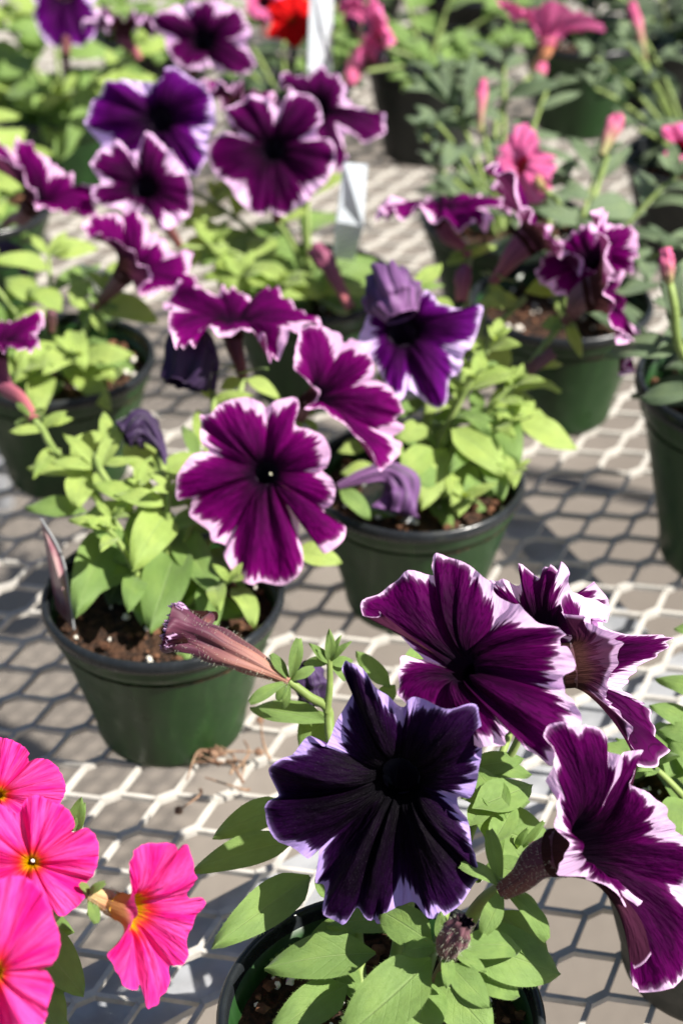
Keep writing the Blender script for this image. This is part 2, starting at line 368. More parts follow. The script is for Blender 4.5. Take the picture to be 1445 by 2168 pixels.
# ------------------------------------------------------------------ flowers
def facing(az, el):
    az, el = math.radians(az), math.radians(el)
    return np.array([math.cos(el) * math.cos(az), math.cos(el) * math.sin(az), math.sin(el)])
def snoise(s, freqs, rng):
    return sum(rng.uniform(.5, 1) * np.sin(2 * np.pi * (f * s + rng.random())) for f in freqs) / len(freqs)
def corolla(plant, T, n, rt, Q, clefts, m, base, tube_m, rng, bulge=0.10, ruf=0.0022, fold=0.0035, NA=168, NR=24, stig=False, sep=True, sepm='leaf', tubebend=None, mouthlift=0.35, hair=False, deep=0.012, tr0=0.0026):
    """one flower: fused petals from throat T (facing n) out to the closed outline Q; tube back to base"""
    n = unit(n); e1 = unit(np.cross(n, [0.1, 0.2, 1.0])); e2 = np.cross(n, e1)
    Qs = spline(Q, NA, True); K = len(Q)
    s = np.arange(NA) / NA
    d = Qs - T; phi = np.unwrap(np.arctan2(d @ e2, d @ e1))
    tot = phi[-1] - phi[0]; sg = 1 if tot > 0 else -1
    lin = sg * 2 * np.pi * s; off = phi - lin
    kern = np.exp(-0.5 * (np.arange(-12, 13) / 5.0) ** 2); kern /= kern.sum()
    o3 = np.concatenate([off[-12:] , off, off[:12]]); off = np.convolve(o3, kern, 'valid'); phi = lin + off
    if np.any(np.diff(phi) * sg < 0): phi = phi[0] + sg * 2 * np.pi * s * 1.0
    rad = np.cos(phi)[:, None] * e1 + np.sin(phi)[:, None] * e2
    T0 = T; T = T - n * deep; R = T + rt * rad
    ln = np.linalg.norm(Qs - T0, axis=1)
    cd = np.zeros(NA)
    arc = np.concatenate([[0], np.cumsum(np.linalg.norm(np.diff(np.vstack([Qs, Qs[:1]]), axis=0), axis=1))]); per = arc[-1]; arc = arc[:-1]
    for c in clefts:
        a0 = arc[int(round(c / K * NA)) % NA]; dd = np.abs(arc - a0); dd = np.minimum(dd, per - dd)
        cd = np.maximum(cd, np.exp(-(dd / (0.045 * per)) ** 2))
    wv = snoise(s, [13, 17, 22, 29], rng); wv2 = snoise(s, [5, 7, 9], rng); jag = snoise(s, [31, 43, 57], rng)
    ts = np.concatenate([[0.0], np.linspace(0, 1, NR - 1) ** 0.9])
    B1 = R + n * (deep * 0.85 + mouthlift * 0.12 * ln)[:, None] + rad * (0.03 * ln)[:, None]
    B2 = T0 + 0.55 * (Qs - T0) + n * (bulge * ln)[:, None]
    cp = sorted(arc[int(round(c / K * NA)) % NA] for c in clefts); rib = np.zeros(NA); lob = np.zeros(NA)
    for a_, b_ in zip(cp, cp[1:] + [cp[0] + per]) if len(cp) > 1 else ():
        la = np.where(arc < a_ - 1e-9, arc + per, arc); la = (la - a_) / (b_ - a_); ins = (la >= 0) & (la < 1)
        rib[ins] = np.exp(-((la[ins] - .5) / .07) ** 2); lob[ins] = np.sin(np.pi * np.clip(la[ins], 0, 1)) ** 2
    wv3 = snoise(s, [8, 11, 14], rng); ruf = ruf * 1.55; fold = fold * 1.35; wv4 = snoise(s, [19, 26, 33, 41], rng)
    V = np.zeros((NA, NR, 3)); At = np.zeros((NA, NR, 3)); Ae = np.zeros((NA, NR, 3)); seed = rng.uniform(0, 50)
    ts[0] = 0.0
    for k, t in enumerate(ts):
        P = R * (1 - t) ** 3 + 3 * t * (1 - t) ** 2 * B1 + 3 * t * t * (1 - t) * B2 + Qs * t ** 3
        P = P + n * ((ruf * wv * t ** 4 * 1.2 + 0.8 * ruf * wv2 * t ** 2 + 0.75 * ruf * wv4 * t ** 9) - fold * cd * 4 * t * (1 - t) * t + fold * (0.45 * lob - 0.55 * rib + 0.35 * wv3) * 3 * t * (1 - t))[:, None]
        P = P + (unit(rad) if False else rad) * (0.00035 * jag * t ** 8)[:, None]
        if k == 0: P = R - n * 0.004 - rad * 0.0002
        if k == 1: P = R
        V[:, k] = P; At[:, k] = np.stack([np.cos(phi), np.sin(phi), np.full(NA, t)], -1)
        Ae[:, k] = np.stack([(1 - t) * np.linalg.norm(Qs - R, axis=1) * 100, cd, np.full(NA, seed)], -1)
    F = grid_faces(NA, NR, True)
    V = V.reshape(-1, 3)
    # faces must look along n
    f = F[len(F) // 2]; nn = np.cross(V[f[1]] - V[f[0]], V[f[2]] - V[f[0]])
    a = sum(np.dot(np.cross(V[q[1]] - V[q[0]], V[q[2]] - V[q[0]]), n) for q in F[NR // 3::NR - 1])
    if a < 0: F = [q[::-1] for q in F]
    fl = child('flower', V, F, plant, M[m], attrs={'pet': At.reshape(-1, 3), 'pe': Ae.reshape(-1, 3)})
    # tube
    base = np.asarray(base, float); Ld = np.linalg.norm(T - base)
    path = [T, T - n * 0.16 * Ld + (base - T) * 0.18, base + (T - base) * 0.33, base]
    path = spline(path, 16); tt = np.linspace(0, 1, 16)
    rads = tr0 + (rt - tr0) * (1 - tt) ** 1.3
    th_n = 28; VV = []; AA = []; EE = []
    TT, U, B = frames(path)
    # first ring equals throat ring, later rings swept
    idx = np.linspace(0, NA, th_n, endpoint=False).astype(int)
    for q in idx:
        for i in range(16):
            dirv = rad[q] - TT[i] * (rad[q] @ TT[i]); dirv = unit(dirv)
            rr = rads[i] * (1 + 0.07 * math.cos(5 * phi[q]) * (1 - tt[i]))
            VV.append(R[q] + rad[q] * 0.0003 + n * 0.0004 if i == 0 else path[i] + dirv * rr); AA.append((math.cos(phi[q]), math.sin(phi[q]), 1 - tt[i])); EE.append((1, 0, seed))
    TF = grid_faces(th_n, 16, True); VV = np.array(VV)
    a = sum(np.dot(np.cross(VV[q[1]] - VV[q[0]], VV[q[2]] - VV[q[0]]), VV[q[0]] - path[q[0] % 16]) for q in TF[7::15])
    if a < 0: TF = [q[::-1] for q in TF]
    child('flower_tube', VV, TF, fl, M[tube_m], attrs={'pet': AA, 'pe': EE}, grand=plant)
    if hair:
        VV = np.array(VV); hv, hn = [], []
        for _ in range(520):
            q = rng.randrange(th_n); i = rng.randrange(1, 16); p = VV[q * 16 + i] * rng.random(); j = VV[((q + 1) % th_n) * 16 + i]; w = rng.random()
            p = VV[q * 16 + i] * (1 - w) + j * w; hv.append(p); hn.append(unit(p - path[i]))
        hairs(plant, fl, hv, hn)
    if stig:
        q = T + n * deep * 0.55 + rad[NA // 3] * rt * 0.55
        sv, sf = blob(q, 0.0007, rng, 5); child('stigma', sv, sf, fl, M['stigma'], grand=plant)
        p2 = T - n * rt * 1.8; V2, F2, _ = sweep(spline([p2, q], 6), np.full(6, 0.00035), 6); child('pistil', V2, F2, fl, M['stem'], grand=plant)
    if sep:
        ax = unit(path[-2] - path[-1]); s1 = unit(np.cross(ax, [.2, .5, 1])); s2 = np.cross(ax, s1); a0 = rng.random() * 6
        for k in range(5):
            a_ = a0 + k * 2 * math.pi / 5; rdir = math.cos(a_) * s1 + math.sin(a_) * s2
            tip = base + (ax * rng.uniform(.1, .7) + rdir * rng.uniform(.6, 1.0)) * rng.uniform(.011, .017)
            leaf(plant, base, tip, rng.uniform(.0035, .0055), up=ax, m=sepm, kind='sepal', parent=fl, name='sepal')
    return fl
def blob(c, r, rng, seg=6, sq=1.0):
    V, F = [], []; ph = rng.random() * 6
    for i in range(1, seg):
        a = math.pi * i / seg
        for j in range(seg + 1):
            b = 2 * math.pi * j / (seg + 1) + ph; k = r * rng.uniform(.7, 1.25)
            V.append((c[0] + k * math.sin(a) * math.cos(b), c[1] + k * math.sin(a) * math.sin(b), c[2] + sq * k * math.cos(a)))
    n = seg + 1; t = len(V); V.append((c[0], c[1], c[2] + r * sq)); V.append((c[0], c[1], c[2] - r * sq))
    for i in range(seg - 2):
        for j in range(n): F.append((i * n + j, (i + 1) * n + j, (i + 1) * n + (j + 1) % n, i * n + (j + 1) % n))
    for j in range(n): F.append((t, j, (j + 1) % n)); F.append((t + 1, (seg - 2) * n + (j + 1) % n, (seg - 2) * n + j))
    return np.array(V), F

def traced(plant, c, z, az, el, out, base, m='plum', rt=0.0075, daz=None, del_=None, tube='tube_plum', seed=1, offs=None, maxoff=0.05, dep=None, rough_off=0.0, **kw):
    """outline points (px, py[, off_mm[, 'c']]); the plane through the throat facing (daz, del_) gives their place"""
    rng = random.Random(seed)
    T = PZ(c[0], c[1], z); n = facing(az, el); nd = facing(az if daz is None else daz, el if del_ is None else del_)
    d0 = DEP(T); Q, cl = [], []
    for i, p in enumerate(out):
        x, y = p[0], p[1]; rest = p[2:]
        off = 0.0
        for r in rest:
            if r == 'c': cl.append(i)
            else: off = r / 1000
        v = ray(x, y); dn = v @ nd
        dd = ((T - CO) @ nd) / dn if abs(dn) > 0.05 else d0
        dd = d0 + max(-maxoff, min(maxoff, dd - d0))
        Q.append(CO + v * (dd + off + rng.uniform(-rough_off, rough_off)))
    b = PZ(*base) if len(base) == 3 else PD(base[0], base[1], d0 + base[2] if False else base[3])
    return corolla(plant, T, n, rt, Q, cl, m, b, tube, rng, **kw)
def formed(plant, T, az, el, R, base, m='plum', rt=0.007, recurve=0.15, flare=0.0, seed=1, lob=0.22, tube='tube_plum', roll=None, wav=0.10, **kw):
    """flower from proportions: five round lobes, edges bent back by recurve"""
    rng = random.Random(seed); n = facing(az, el); e1 = unit(np.cross(n, [0.1, 0.2, 1.0])); e2 = np.cross(n, e1)
    Q, cl = [], []; roll = rng.random() * 6 if roll is None else roll; np_ = 9
    for k in range(5):
        rk = R * rng.uniform(.88, 1.08); hk = rng.uniform(-.12, .12)
        for j in range(np_):
            f = -0.5 + j / np_; a = roll + (k + f) * 2 * math.pi / 5
            r = rk * (1 - lob * abs(2 * f) ** 3.0); h = -recurve * R * math.cos(f * 2.2) + flare * R + hk * R + wav * R * math.sin(j * 2.4 + k) * 0.6
            if j == 0: cl.append(len(Q)); r *= 0.94
            Q.append(T + (math.cos(a) * e1 + math.sin(a) * e2) * r + n * h)
    return corolla(plant, T, n, rt, Q, cl, m, base, tube, rng, **kw)
def wilted(plant, pts, radii, m='tube_dark', seed=1, ns=36, folds=7, crumple=0.5, name='wilted_flower', n=44, end=None, hair=0):
    """shrivelled flower: a folded, twisted tube along pts with the given radii"""
    rng = random.Random(seed); path = spline(pts, n)
    rad = spline([(r, 0, 0) for r in radii], n)[:, 0]; a0 = [rng.random() * 6 for _ in range(6)]; tw = rng.uniform(1, 3)
    def star(t, th):
        return 1 + crumple * (t ** .8) * (0.5 * math.sin(folds * th + tw * t * 3 + a0[0]) + 0.3 * math.sin((folds + 4) * th - 5 * t + a0[1]) + 0.35 * math.sin(3 * th + 9 * t + a0[2])) + 0.12 * t * math.sin(23 * t + a0[3] + 2 * th)
    V, F, A = sweep(path, rad, ns, star)
    o = child(name, V, F, plant, M[m], attrs={'pet': A, 'pe': np.tile([1, 0, seed], (len(A), 1))})
    if hair:
        hv, hn = [], []
        for _ in range(hair):
            q = rng.randrange(ns); i = rng.randrange(0, int(n * .85)); p = V[q * n + i]; hv.append(p); hn.append(unit(p - path[i]))
        hairs(plant, o, hv, hn, 0.0020)
    return o
# ------------------------------------------------------------------ setting: floor and bench
me = mesh('floor', [(-12, -8, -0.78), (12, -8, -0.78), (12, 20, -0.78), (-12, 20, -0.78)], [(0, 1, 2, 3)], False)
fl = link('ground', me, None, M['ground']); fl['kind'] = 'structure'

bench = thing('mesh_bench', 'pale painted expanded metal bench top carrying all the flower pots', 'bench', (0, 1.3, 0))
def boxes_mesh(segs):
    """segs: (p0, p1, width, thickness, ztop)"""
    V, F = [], []
    for p0, p1, w, h, zt in segs:
        d = unit(np.array(p1) - np.array(p0)); s = np.array([-d[1], d[0], 0]); s = unit(s) * w / 2; q = len(V)
        for p in (p0, p1):
            p = np.array([p[0], p[1], zt])
            V += [p + s, p - s, p - s * 1.0 - [0, 0, h], p + s * 1.0 - [0, 0, h]]
        F += [(q, q + 1, q + 2, q + 3), (q + 7, q + 6, q + 5, q + 4)] + [(q + i, q + 4 + i, q + 4 + (i + 1) % 4, q + (i + 1) % 4) for i in range(4)]
    return V, F
def lattice():
    a = np.array([0.0276, 0.0]); b = np.array([0.0160, 0.0254]); u = unit(np.append(a + b, 0))[:2]
    segs = []; rr = random.Random(3); e = 0.0052
    o = np.array(PZ(250 / 2.408 + 100 - 5, 165 / 2.408 + 1540, 0))[:2]
    for j in range(-60, 80):
        for i in range(-90, 110):
            p = o + i * a + j * b
            if not (-0.62 < p[0] < 0.62 and 0.36 < p[1] < 2.3): continue
            if abs(p[0]) > 0.16 + 0.26 * p[1]: continue
            zt = rr.uniform(-0.0006, 0)
            segs.append((p - u * e, p + u * e, 0.0040, 0.0032, zt - 0.0001))
            for q in (a, b): segs.append((p + u * e * 0.75, p + q - u * e * 0.75, 0.0024, 0.0030, zt - 0.0004 - (0.0002 if q is a else 0)))
    return boxes_mesh(segs)
V, F = lattice()
o = child('expanded_metal', V, F, bench, M['steel'], False); o['kind'] = 'stuff'
def beam(p0, p1, w, h, name='support_bar'):
    V, F = boxes_mesh([(p0, p1, w, 0.004, p0[2]), (p0 + 0 * p0, p1, 0.004, h, p0[2] - 0.0041)])
    return child(name, V, F, bench, M['galv'], False)
d1, d2 = PZ(300, 2085, -0.012), PZ(1290, 1545, -0.012)
dv = unit(d2 - d1)
beam(d1 - dv * 0.5, d2 + dv * 0.35, 0.048, 0.03)
q1, q2 = PZ(1020, 1020, -0.02), PZ(1290, 1310, -0.02); qv = unit(q2 - q1)
beam(q1 - qv * 0.15, q2 + qv * 0.02, 0.028, 0.03, 'cross_bar')
for x, y in ((-0.42, 0.5), (0.45, 0.6), (-0.5, 2.1), (0.5, 2.1)):
    V, F = sweep(np.array([[x, y, z] for z in np.linspace(-0.012, -0.779, 4)]), [0.02] * 4, 8)[:2]; child('bench_leg', V, F, bench, M['galv'])
for y in (2.28,):
    beam(np.array([-0.62, y, -0.003]), np.array([0.62, y, -0.003]), 0.03, 0.03, 'edge_rail')

# ------------------------------------------------------------------ pots
def lathe(prof, ns=72):
    V = []; prof = np.array(prof)
    for k in range(ns):
        a = 2 * math.pi * k / ns
        for r, z in prof: V.append((r * math.cos(a), r * math.sin(a), z))
    F = grid_faces(ns, len(prof), True); return V, [f[::-1] for f in F]
ZS = 0.070
def pot_meshes():
    V, F = lathe([(0.0001, 0.0035), (0.033, 0.0035), (0.0345, 0.0), (0.0375, 0.0), (0.0385, 0.003), (0.0392, 0.010), (0.0540, 0.0655), (0.0543, 0.0668), (0.0562, 0.0685), (0.0570, 0.0720), (0.0576, 0.0765), (0.0578, 0.0768), (0.0560, 0.0768), (0.0540, 0.066), (0.0375, 0.005)])
    body = mesh('pot_body', V, F); 
    V, F = lathe([(0.0579, 0.0762), (0.0596, 0.0768), (0.0600, 0.0785), (0.0600, 0.0808), (0.0590, 0.0826), (0.0578, 0.0830), (0.0567, 0.0824), (0.0562, 0.0800), (0.0555, 0.0720), (0.0540, 0.0660)])
    lip = mesh('pot_lip', V, F)
    return body, lip
BODY, LIP = pot_meshes()
MC = {}
def withmat(me, m):
    k = (me.name, m)
    if k not in MC: c = me.copy(); c.materials.clear(); c.materials.append(M[m]); MC[k] = c
    return MC[k]
def soil_mesh(seed):
    rr = random.Random(seed); nr, na = 14, 48; V, F = [], []
    for k in range(na):
        a = 2 * math.pi * k / na
        for i in range(nr):
            r = 0.0555 * (i / (nr - 1)) ** .8 * 0.985; V.append((r * math.cos(a), r * math.sin(a), ZS + rr.gauss(0, 0.0009) * (0.3 + (i < nr - 1)) + 0.003 * math.cos(r * 40) - .003))
    return mesh('soil', V, [f[::-1] for f in grid_faces(na, nr, True)])
SOILS = [soil_mesh(i) for i in range(3)]
def grains(seed, n, r0, r1, flat=1.0):
    rr = random.Random(seed); V, F = [], []
    for _ in range(n):
        a = rr.random() * 6.283; r = 0.053 * math.sqrt(rr.random()); q = len(V)
        v, f = blob((r * math.cos(a), r * math.sin(a), ZS + 0.0005), rr.uniform(r0, r1), rr, 4, flat); V += v.tolist(); F += [tuple(i + q for i in g) for g in f]
    return mesh('grains', V, F, False)
PERL = [grains(20 + i, 40, 0.0008, 0.0022) for i in range(3)]; BARK = [grains(40 + i, 70, 0.0012, 0.0036, 0.5) for i in range(3)]
def pot(label, x, y, D=0.12, Hh=0.083, m='pot', lip='pot_lip', group=None, name='flower_pot', k=0, zoff=0.0):
    s = D / 0.12; sz = Hh / 0.083
    c = PZ(x, y, Hh)
    t = thing(name, label, 'pot', (c[0], c[1], 0.0002), group)
    for nm, me, mm in (('pot_body', BODY, m), ('pot_lip', LIP, lip), ('soil', SOILS[k % 3], 'soil'), ('perlite', PERL[k % 3], 'perlite'), ('bark_chips', BARK[k % 3], 'bark')):
        o = link(nm, withmat(me, mm), t); o.scale = (s, s, sz); o.rotation_euler = (0, 0, k * 1.3)
        if nm in ('perlite', 'bark_chips'): o['kind'] = 'stuff'
    bpy.context.view_layer.update()
    return np.array([c[0], c[1], Hh * ZS / 0.083])
G = 'flower pots on the bench'
pA = pot('glossy green pot with a pink picture tag at its left rim, below the star flower', 345, 1250, k=0, group=G)
pB = pot('green pot under the half wilted violet flower, clear tag at its front', 880, 1003, k=1, group=G)
pE = pot('frontmost pot at the bottom edge holding the black violet flower plant', 806, 2140, k=2, group=G)
pD = pot('green pot at the left edge with sunlit brown soil on its right side', 122, 752, k=1, group=G)
pC = pot('dark shaded pot behind the violet flower, right of the middle', 1188, 632, k=2, group=G)
pH = pot('tall dark green pot cut off by the right edge', 1602, 800, D=0.135, Hh=0.118, k=0, group=G)
pR = pot('dusty grey pot in the lower right corner behind the drooping petal', 1548, 1740, m='pot_dirty', k=1, group=G)
pQ = pot('pot in the lower left corner under the hot pink flowers', -215, 2120, k=2, group=G)
pF = pot('pot with the white plant tag behind the two star flowers', 655, 590, k=0, group=G)
pG = pot('green pot cut off by the left edge under the leaning magenta flower', -62, 430, k=1, group=G)
pJ = pot('dark pot behind the purple trumpets with grey green leaves above it', 1065, 455, k=2, group=G)
pT = pot('pot at top left under the green leaves', 130, 215, k=0, group=G)
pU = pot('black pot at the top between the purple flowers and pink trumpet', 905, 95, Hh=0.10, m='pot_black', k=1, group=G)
pV = pot('green pot at the top right behind the pink trumpet flower', 1235, 70, Hh=0.09, k=2, group=G)
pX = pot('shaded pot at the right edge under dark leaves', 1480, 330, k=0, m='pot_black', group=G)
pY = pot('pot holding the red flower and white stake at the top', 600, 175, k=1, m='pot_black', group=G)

# ------------------------------------------------------------------ plants
def plant(label, p, cat='flower plant', name='petunia_plant'):
    return thing(name, label, cat, (p[0], p[1], p[2]))
def bush(pl, p, stems, ll=0.045, lw=0.42, m='leaf', seed=1, step=0.016, zmax=None, kind='ovate', m2=None, keep=1.0):
    """stems: (azimuth deg, outward reach, rise); leaves in turn along each stem"""
    rng = random.Random(seed); tips = []
    for az, reach, rise in stems:
        a = math.radians(az); d = np.array([math.cos(a), math.sin(a), 0])
        st = p + d * 0.006 + [0, 0, -0.003]
        pts = [st, st + d * reach * .35 + [0, 0, rise * .5], st + d * reach * .75 + [0, 0, rise * .85], st + d * reach + [0, 0, rise]]
        path = spline(pts, 24); stem(pl, pts, 0.0021, 0.0012); L = np.linalg.norm(np.diff(path, axis=0), axis=1).sum()
        k = max(3, int(L / step)); 
        for q in range(k + 1):
            if rng.random() > keep: continue
            f = 0.10 + 0.90 * q / k; b = path[min(23, int(f * 23))]; aa = a + (1 if q % 2 else -1) * rng.uniform(.6, 1.7) + rng.uniform(-.3, .3)
            sc = 1.15 - 0.55 * f; Lf = ll * sc * rng.uniform(.8, 1.15)
            v = np.array([math.cos(aa), math.sin(aa), rng.uniform(-.35, .25) + 0.35 * f]); v = unit(v)
            leaf(pl, b, b + v * Lf, Lf * lw * rng.uniform(.85, 1.15), m=(m2 if m2 and f > .6 else m), kind=kind, k=rng.randrange(7))
        for q in range(4):
            aa = rng.random() * 6.28; v = unit(np.array([math.cos(aa), math.sin(aa), rng.uniform(.5, 1.3)])); Lf = ll * .38 * rng.uniform(.7, 1.1)
            leaf(pl, path[-1], path[-1] + v * Lf, Lf * .36, m=m2 or m, kind='lance', k=rng.randrange(7))
        tips.append(path[-1])
    return tips

# ---- E: front plant
E = plant('front petunia with near black violet flower and large plum white edged flowers', pE); HAIRY.append(E)
ZF2, ZF1, ZF3 = 0.166, 0.205, 0.160
F2 = [(726, 1406, 4), (754, 1408, 3), (792, 1446, 0), (816, 1470, 0), (854, 1496, 2, 'c'), (862, 1481), (884, 1477), (941, 1492), (996, 1494, -3), (1012, 1510, -3), (1020, 1546, -1), (1017, 1601), (1010, 1650), (996, 1684), (966, 1692, 2, 'c'), (986, 1729, 2), (1000, 1785, 3), (1008, 1823, 5), (1027, 1864, 8), (1000, 1882, 4), (962, 1927, 0), (917, 1940, 0), (875, 1909, 5, 'c'), (848, 1916, 8), (799, 1954, 9), (785, 1954, 6), (758, 1923, 2), (726, 1956, -3), (688, 1934, -2), (683, 1892, 0), (669, 1864, 4), (675, 1795, 6, 'c'), (650, 1814, 0), (602, 1788, -2), (564, 1733, -2), (562, 1703, 0), (591, 1681, 9), (566, 1640, 0), (579, 1615, -2), (616, 1601, -2), (654, 1558, 0), (692, 1574, 5, 'c'), (716, 1518, 8), (745, 1466, 8), (728, 1425, 6)]
traced(E, (836, 1672), ZF2, -100, 22, F2, (866, 1790, 0.112), 'black', deep=0.016, rt=0.0070, seed=3, bulge=0.13, ruf=0.0028, tube='tube_plum', stig=False, sep=False, fold=0.008, mouthlift=0.2, NA=210, NR=30)
F1 = [(767, 1298, -4), (776, 1267, -2), (816, 1231), (871, 1212), (920, 1221, 2), (938, 1238, 7, 'c'), (906, 1193, 3), (930, 1176), (975, 1188), (1013, 1212), (1044, 1240), (1057, 1266, 4, 'c'), (1096, 1278), (1134, 1316, 0), (1176, 1326, 0), (1191, 1343, 4), (1188, 1368, 6), (1215, 1381, 0), (1210, 1426, 0), (1183, 1456, 3, 'c'), (1210, 1482, -2), (1222, 1509, -2), (1217, 1545, 0), (1190, 1590, 0), (1162, 1620, 3), (1148, 1606, 0), (1106, 1579, -4), (1068, 1527, 3, 'c'), (1075, 1551, -4), (1058, 1572, -4), (1020, 1586, 0), (960, 1545, 2), (905, 1510, 4), (854, 1485, 0), (842, 1454, -2), (847, 1413, -2), (864, 1392, 2), (890, 1391, 10, 'c'), (864, 1368, 2), (833, 1330, -2), (812, 1300, -4), (785, 1310, -7)]
traced(E, (950, 1400), ZF1, -160, 42, F1, (905, 1545, 0.125), 'plum', rt=0.0038, seed=5, bulge=0.10, ruf=0.0022, fold=0.007, stig=False, NA=210, NR=30, daz=-112, del_=42, sep=False, deep=0.012)
F3 = [(1157, 1552, 2), (1172, 1529, 2), (1200, 1540), (1239, 1534), (1275, 1546, -1), (1302, 1582, -1), (1313, 1604, -2), (1297, 1655, 5, 'c'), (1312, 1600, 12), (1338, 1590, 12), (1356, 1607, 12), (1340, 1640, 8), (1345, 1668, 5), (1391, 1698, 2), (1424, 1729), (1430, 1756, 2, 'c'), (1450, 1767), (1485, 1805, 0), (1500, 1860, 0), (1470, 1900, 2, 'c'), (1480, 1960), (1472, 2020, 0), (1445, 2077, 0), (1405, 2094), (1377, 2100), (1341, 2086), (1338, 2061, 0), (1358, 2028, 1), (1374, 1986, 3), (1369, 1939, 3), (1363, 1885, 6, 'c'), (1358, 1912, 2), (1340, 1931, 0), (1311, 1909, -2), (1272, 1872, -3), (1244, 1858, -2), (1192, 1853, 0), (1172, 1831, 2), (1194, 1812, 0), (1199, 1778, 0), (1181, 1754, -2), (1174, 1715, -2), (1182, 1676, 2, 'c'), (1168, 1637, 0), (1164, 1587, 0)]
f3 = traced(E, (1290, 1795), ZF3, -22, 26, F3, (1064, 1886, 0.130), 'plum', rt=0.0085, deep=0.018, tr0=.0034, seed=7, daz=-75, del_=25, bulge=0.02, mouthlift=0.0, ruf=0.0020, fold=0.005, stig=False, NA=210, NR=30, sep=False, hair=True)
b3 = PZ(1060, 1880, 0.130)
for t_, w in (((975, 1829, .142), 34), ((1036, 1757, .150), 33), ((1024, 1976, .124), 42), ((1160, 1988, .120), 42), ((1140, 1925, .122), 30)):
    pleaf(E, (1060, 1880, .130), t_, w, kind='sepal', name='sepal', parent=f3, lift=.8)
# side-on trumpet at the right and the flower half hidden behind
F4 = [(1180, 1290, -8), (1203, 1252, -1), (1232, 1260, 5), (1267, 1280, 8, 'c'), (1300, 1338, 8), (1405, 1345, 12), (1417, 1360, 10), (1395, 1385, 8), (1345, 1415, 5), (1322, 1450, 3, 'c'), (1343, 1485, 3), (1378, 1499, 4), (1388, 1560, 3), (1402, 1600, 2), (1364, 1625, -2), (1338, 1550, -6), (1305, 1506, -9, 'c'), (1283, 1482, -10), (1282, 1455, -11), (1303, 1405, -11), (1317, 1362, -9, 'c'), (1290, 1338, -9), (1235, 1312, -9)]
traced(E, (1232, 1405), 0.185, 5, 5, F4, (1130, 1470, 0.165), 'plum', rt=0.0085, seed=21, daz=-90, del_=33, bulge=0.0, mouthlift=0.0, ruf=0.0016, fold=0.003, stig=False, sep=False, tube='tube_olive', deep=0.004)
T5 = PZ(1120, 1318, 0.185)
formed(E, T5, -160, 62, 0.031, PZ(1120, 1400, 0.14), 'plum', rt=0.008, recurve=0.05, seed=23, roll=0.3, stig=False, ruf=0.003, sep=False, wav=.18)
# stems
g0 = pE + [0, 0, -0.002]
stem(E, [g0 + [0.01, 0, 0], PZ(975, 1985, 0.100), PZ(1015, 1915, 0.118), b3], 0.0030, 0.0026, 'stem_red')
stem(E, [g0, PZ(850, 1950, 0.095), PZ(866, 1800, 0.115)], 0.0026, 0.0022)
stem(E, [g0 + [0.004, .006, 0], PZ(880, 1800, 0.10), PZ(905, 1545, 0.125)], 0.0026, 0.002)
stem(E, [g0 + [-0.006, .004, 0], PZ(740, 1800, 0.10), PZ(700, 1560, 0.12), PZ(692, 1500, 0.128), PZ(655, 1475, 0.134), PZ(612, 1442, 0.140)], 0.0024, 0.0018)
stem(E, [PZ(692, 1508, 0.127), PZ(698, 1450, .138), PZ(697, 1395, .148)], 0.0016, 0.0012)
stem(E, [g0 + [0.012, .006, 0], PZ(1000, 1750, 0.10), PZ(1090, 1580, .13), PZ(1130, 1470, 0.165)], 0.0018, 0.0016)
stem(E, [PZ(1000, 1750, 0.10), PZ(1075, 1560, .12), PZ(1120, 1400, 0.14)], 0.0017, 0.0015)
le = [((610, 1700, .10), (451, 1773, .098), 62), ((625, 1780, .097), (405, 1843, .094), 66), ((655, 1855, .102), (452, 2004, .100), 84), ((795, 2018, .098), (559, 2050, .096), 92), ((911, 2030, .112), (716, 2205, .100), 122), ((735, 2085, .084), (570, 2195, .082), 82), ((914, 1997, .116), (800, 1925, .118), 78), ((923, 2003, .118), (850, 2017, .116), 42), ((932, 1990, .118), (932, 1930, .128), 26), ((944, 2020, .120), (946, 2092, .114), 30), ((950, 2040, .116), (1036, 2133, .108), 62), ((960, 2016, .118), (1030, 2056, .114), 30), ((965, 2010, .118), (1104, 2012, .108), 62), ((985, 1990, .108), (1187, 2062, .098), 118), ((1050, 1930, .110), (1162, 2045, .100), 72), ((902, 2070, .096), (886, 2215, .088), 104), ((926, 2060, .092), (1040, 2190, .084), 110),
      ((1010, 1735, .112), (1180, 1800, .104), 112), ((985, 1640, .118), (1126, 1640, .112), 42), ((975, 1690, .114), (1122, 1698, .106), 66), ((985, 1662, .116), (1070, 1656, .114), 32), ((1062, 1810, .114), (1002, 1716, .122), 38), ((890, 1945, .104), (690, 1960, .098), 66), ((700, 1905, .096), (670, 1850, .10), 40), ((1030, 1830, .106), (1140, 1860, .10), 60), ((690, 2010, .082), (760, 2120, .080), 60), ((860, 1900, .09), (960, 1870, .09), 60), ((770, 1950, .09), (640, 2010, .08), 60), ((1070, 1735, .124), (985, 1612, .130), 62), ((1000, 1712, .128), (1128, 1660, .124), 74), ((990, 1625, .126), (1110, 1605, .124), 46), ((1040, 1790, .120), (1090, 1700, .122), 50), ((990, 1750, .122), (1050, 1690, .124), 46), ((850, 2080, .10), (760, 2170, .092), 60), ((1000, 2070, .10), (1100, 2110, .094), 60)]
for b_, t_, w in le: pleaf(E, b_, t_, w, m='leaf')
for b_, t_, w in (((690, 1528, .124), (528, 1497, .122), 58), ((705, 1515, .122), (632, 1580, .112), 74), ((826, 1455, .13), (752, 1377, .138), 38), ((836, 1450, .13), (800, 1500, .12), 36), ((850, 1430, .12), (905, 1360, .12), 36)): pleaf(E, b_, t_, w)
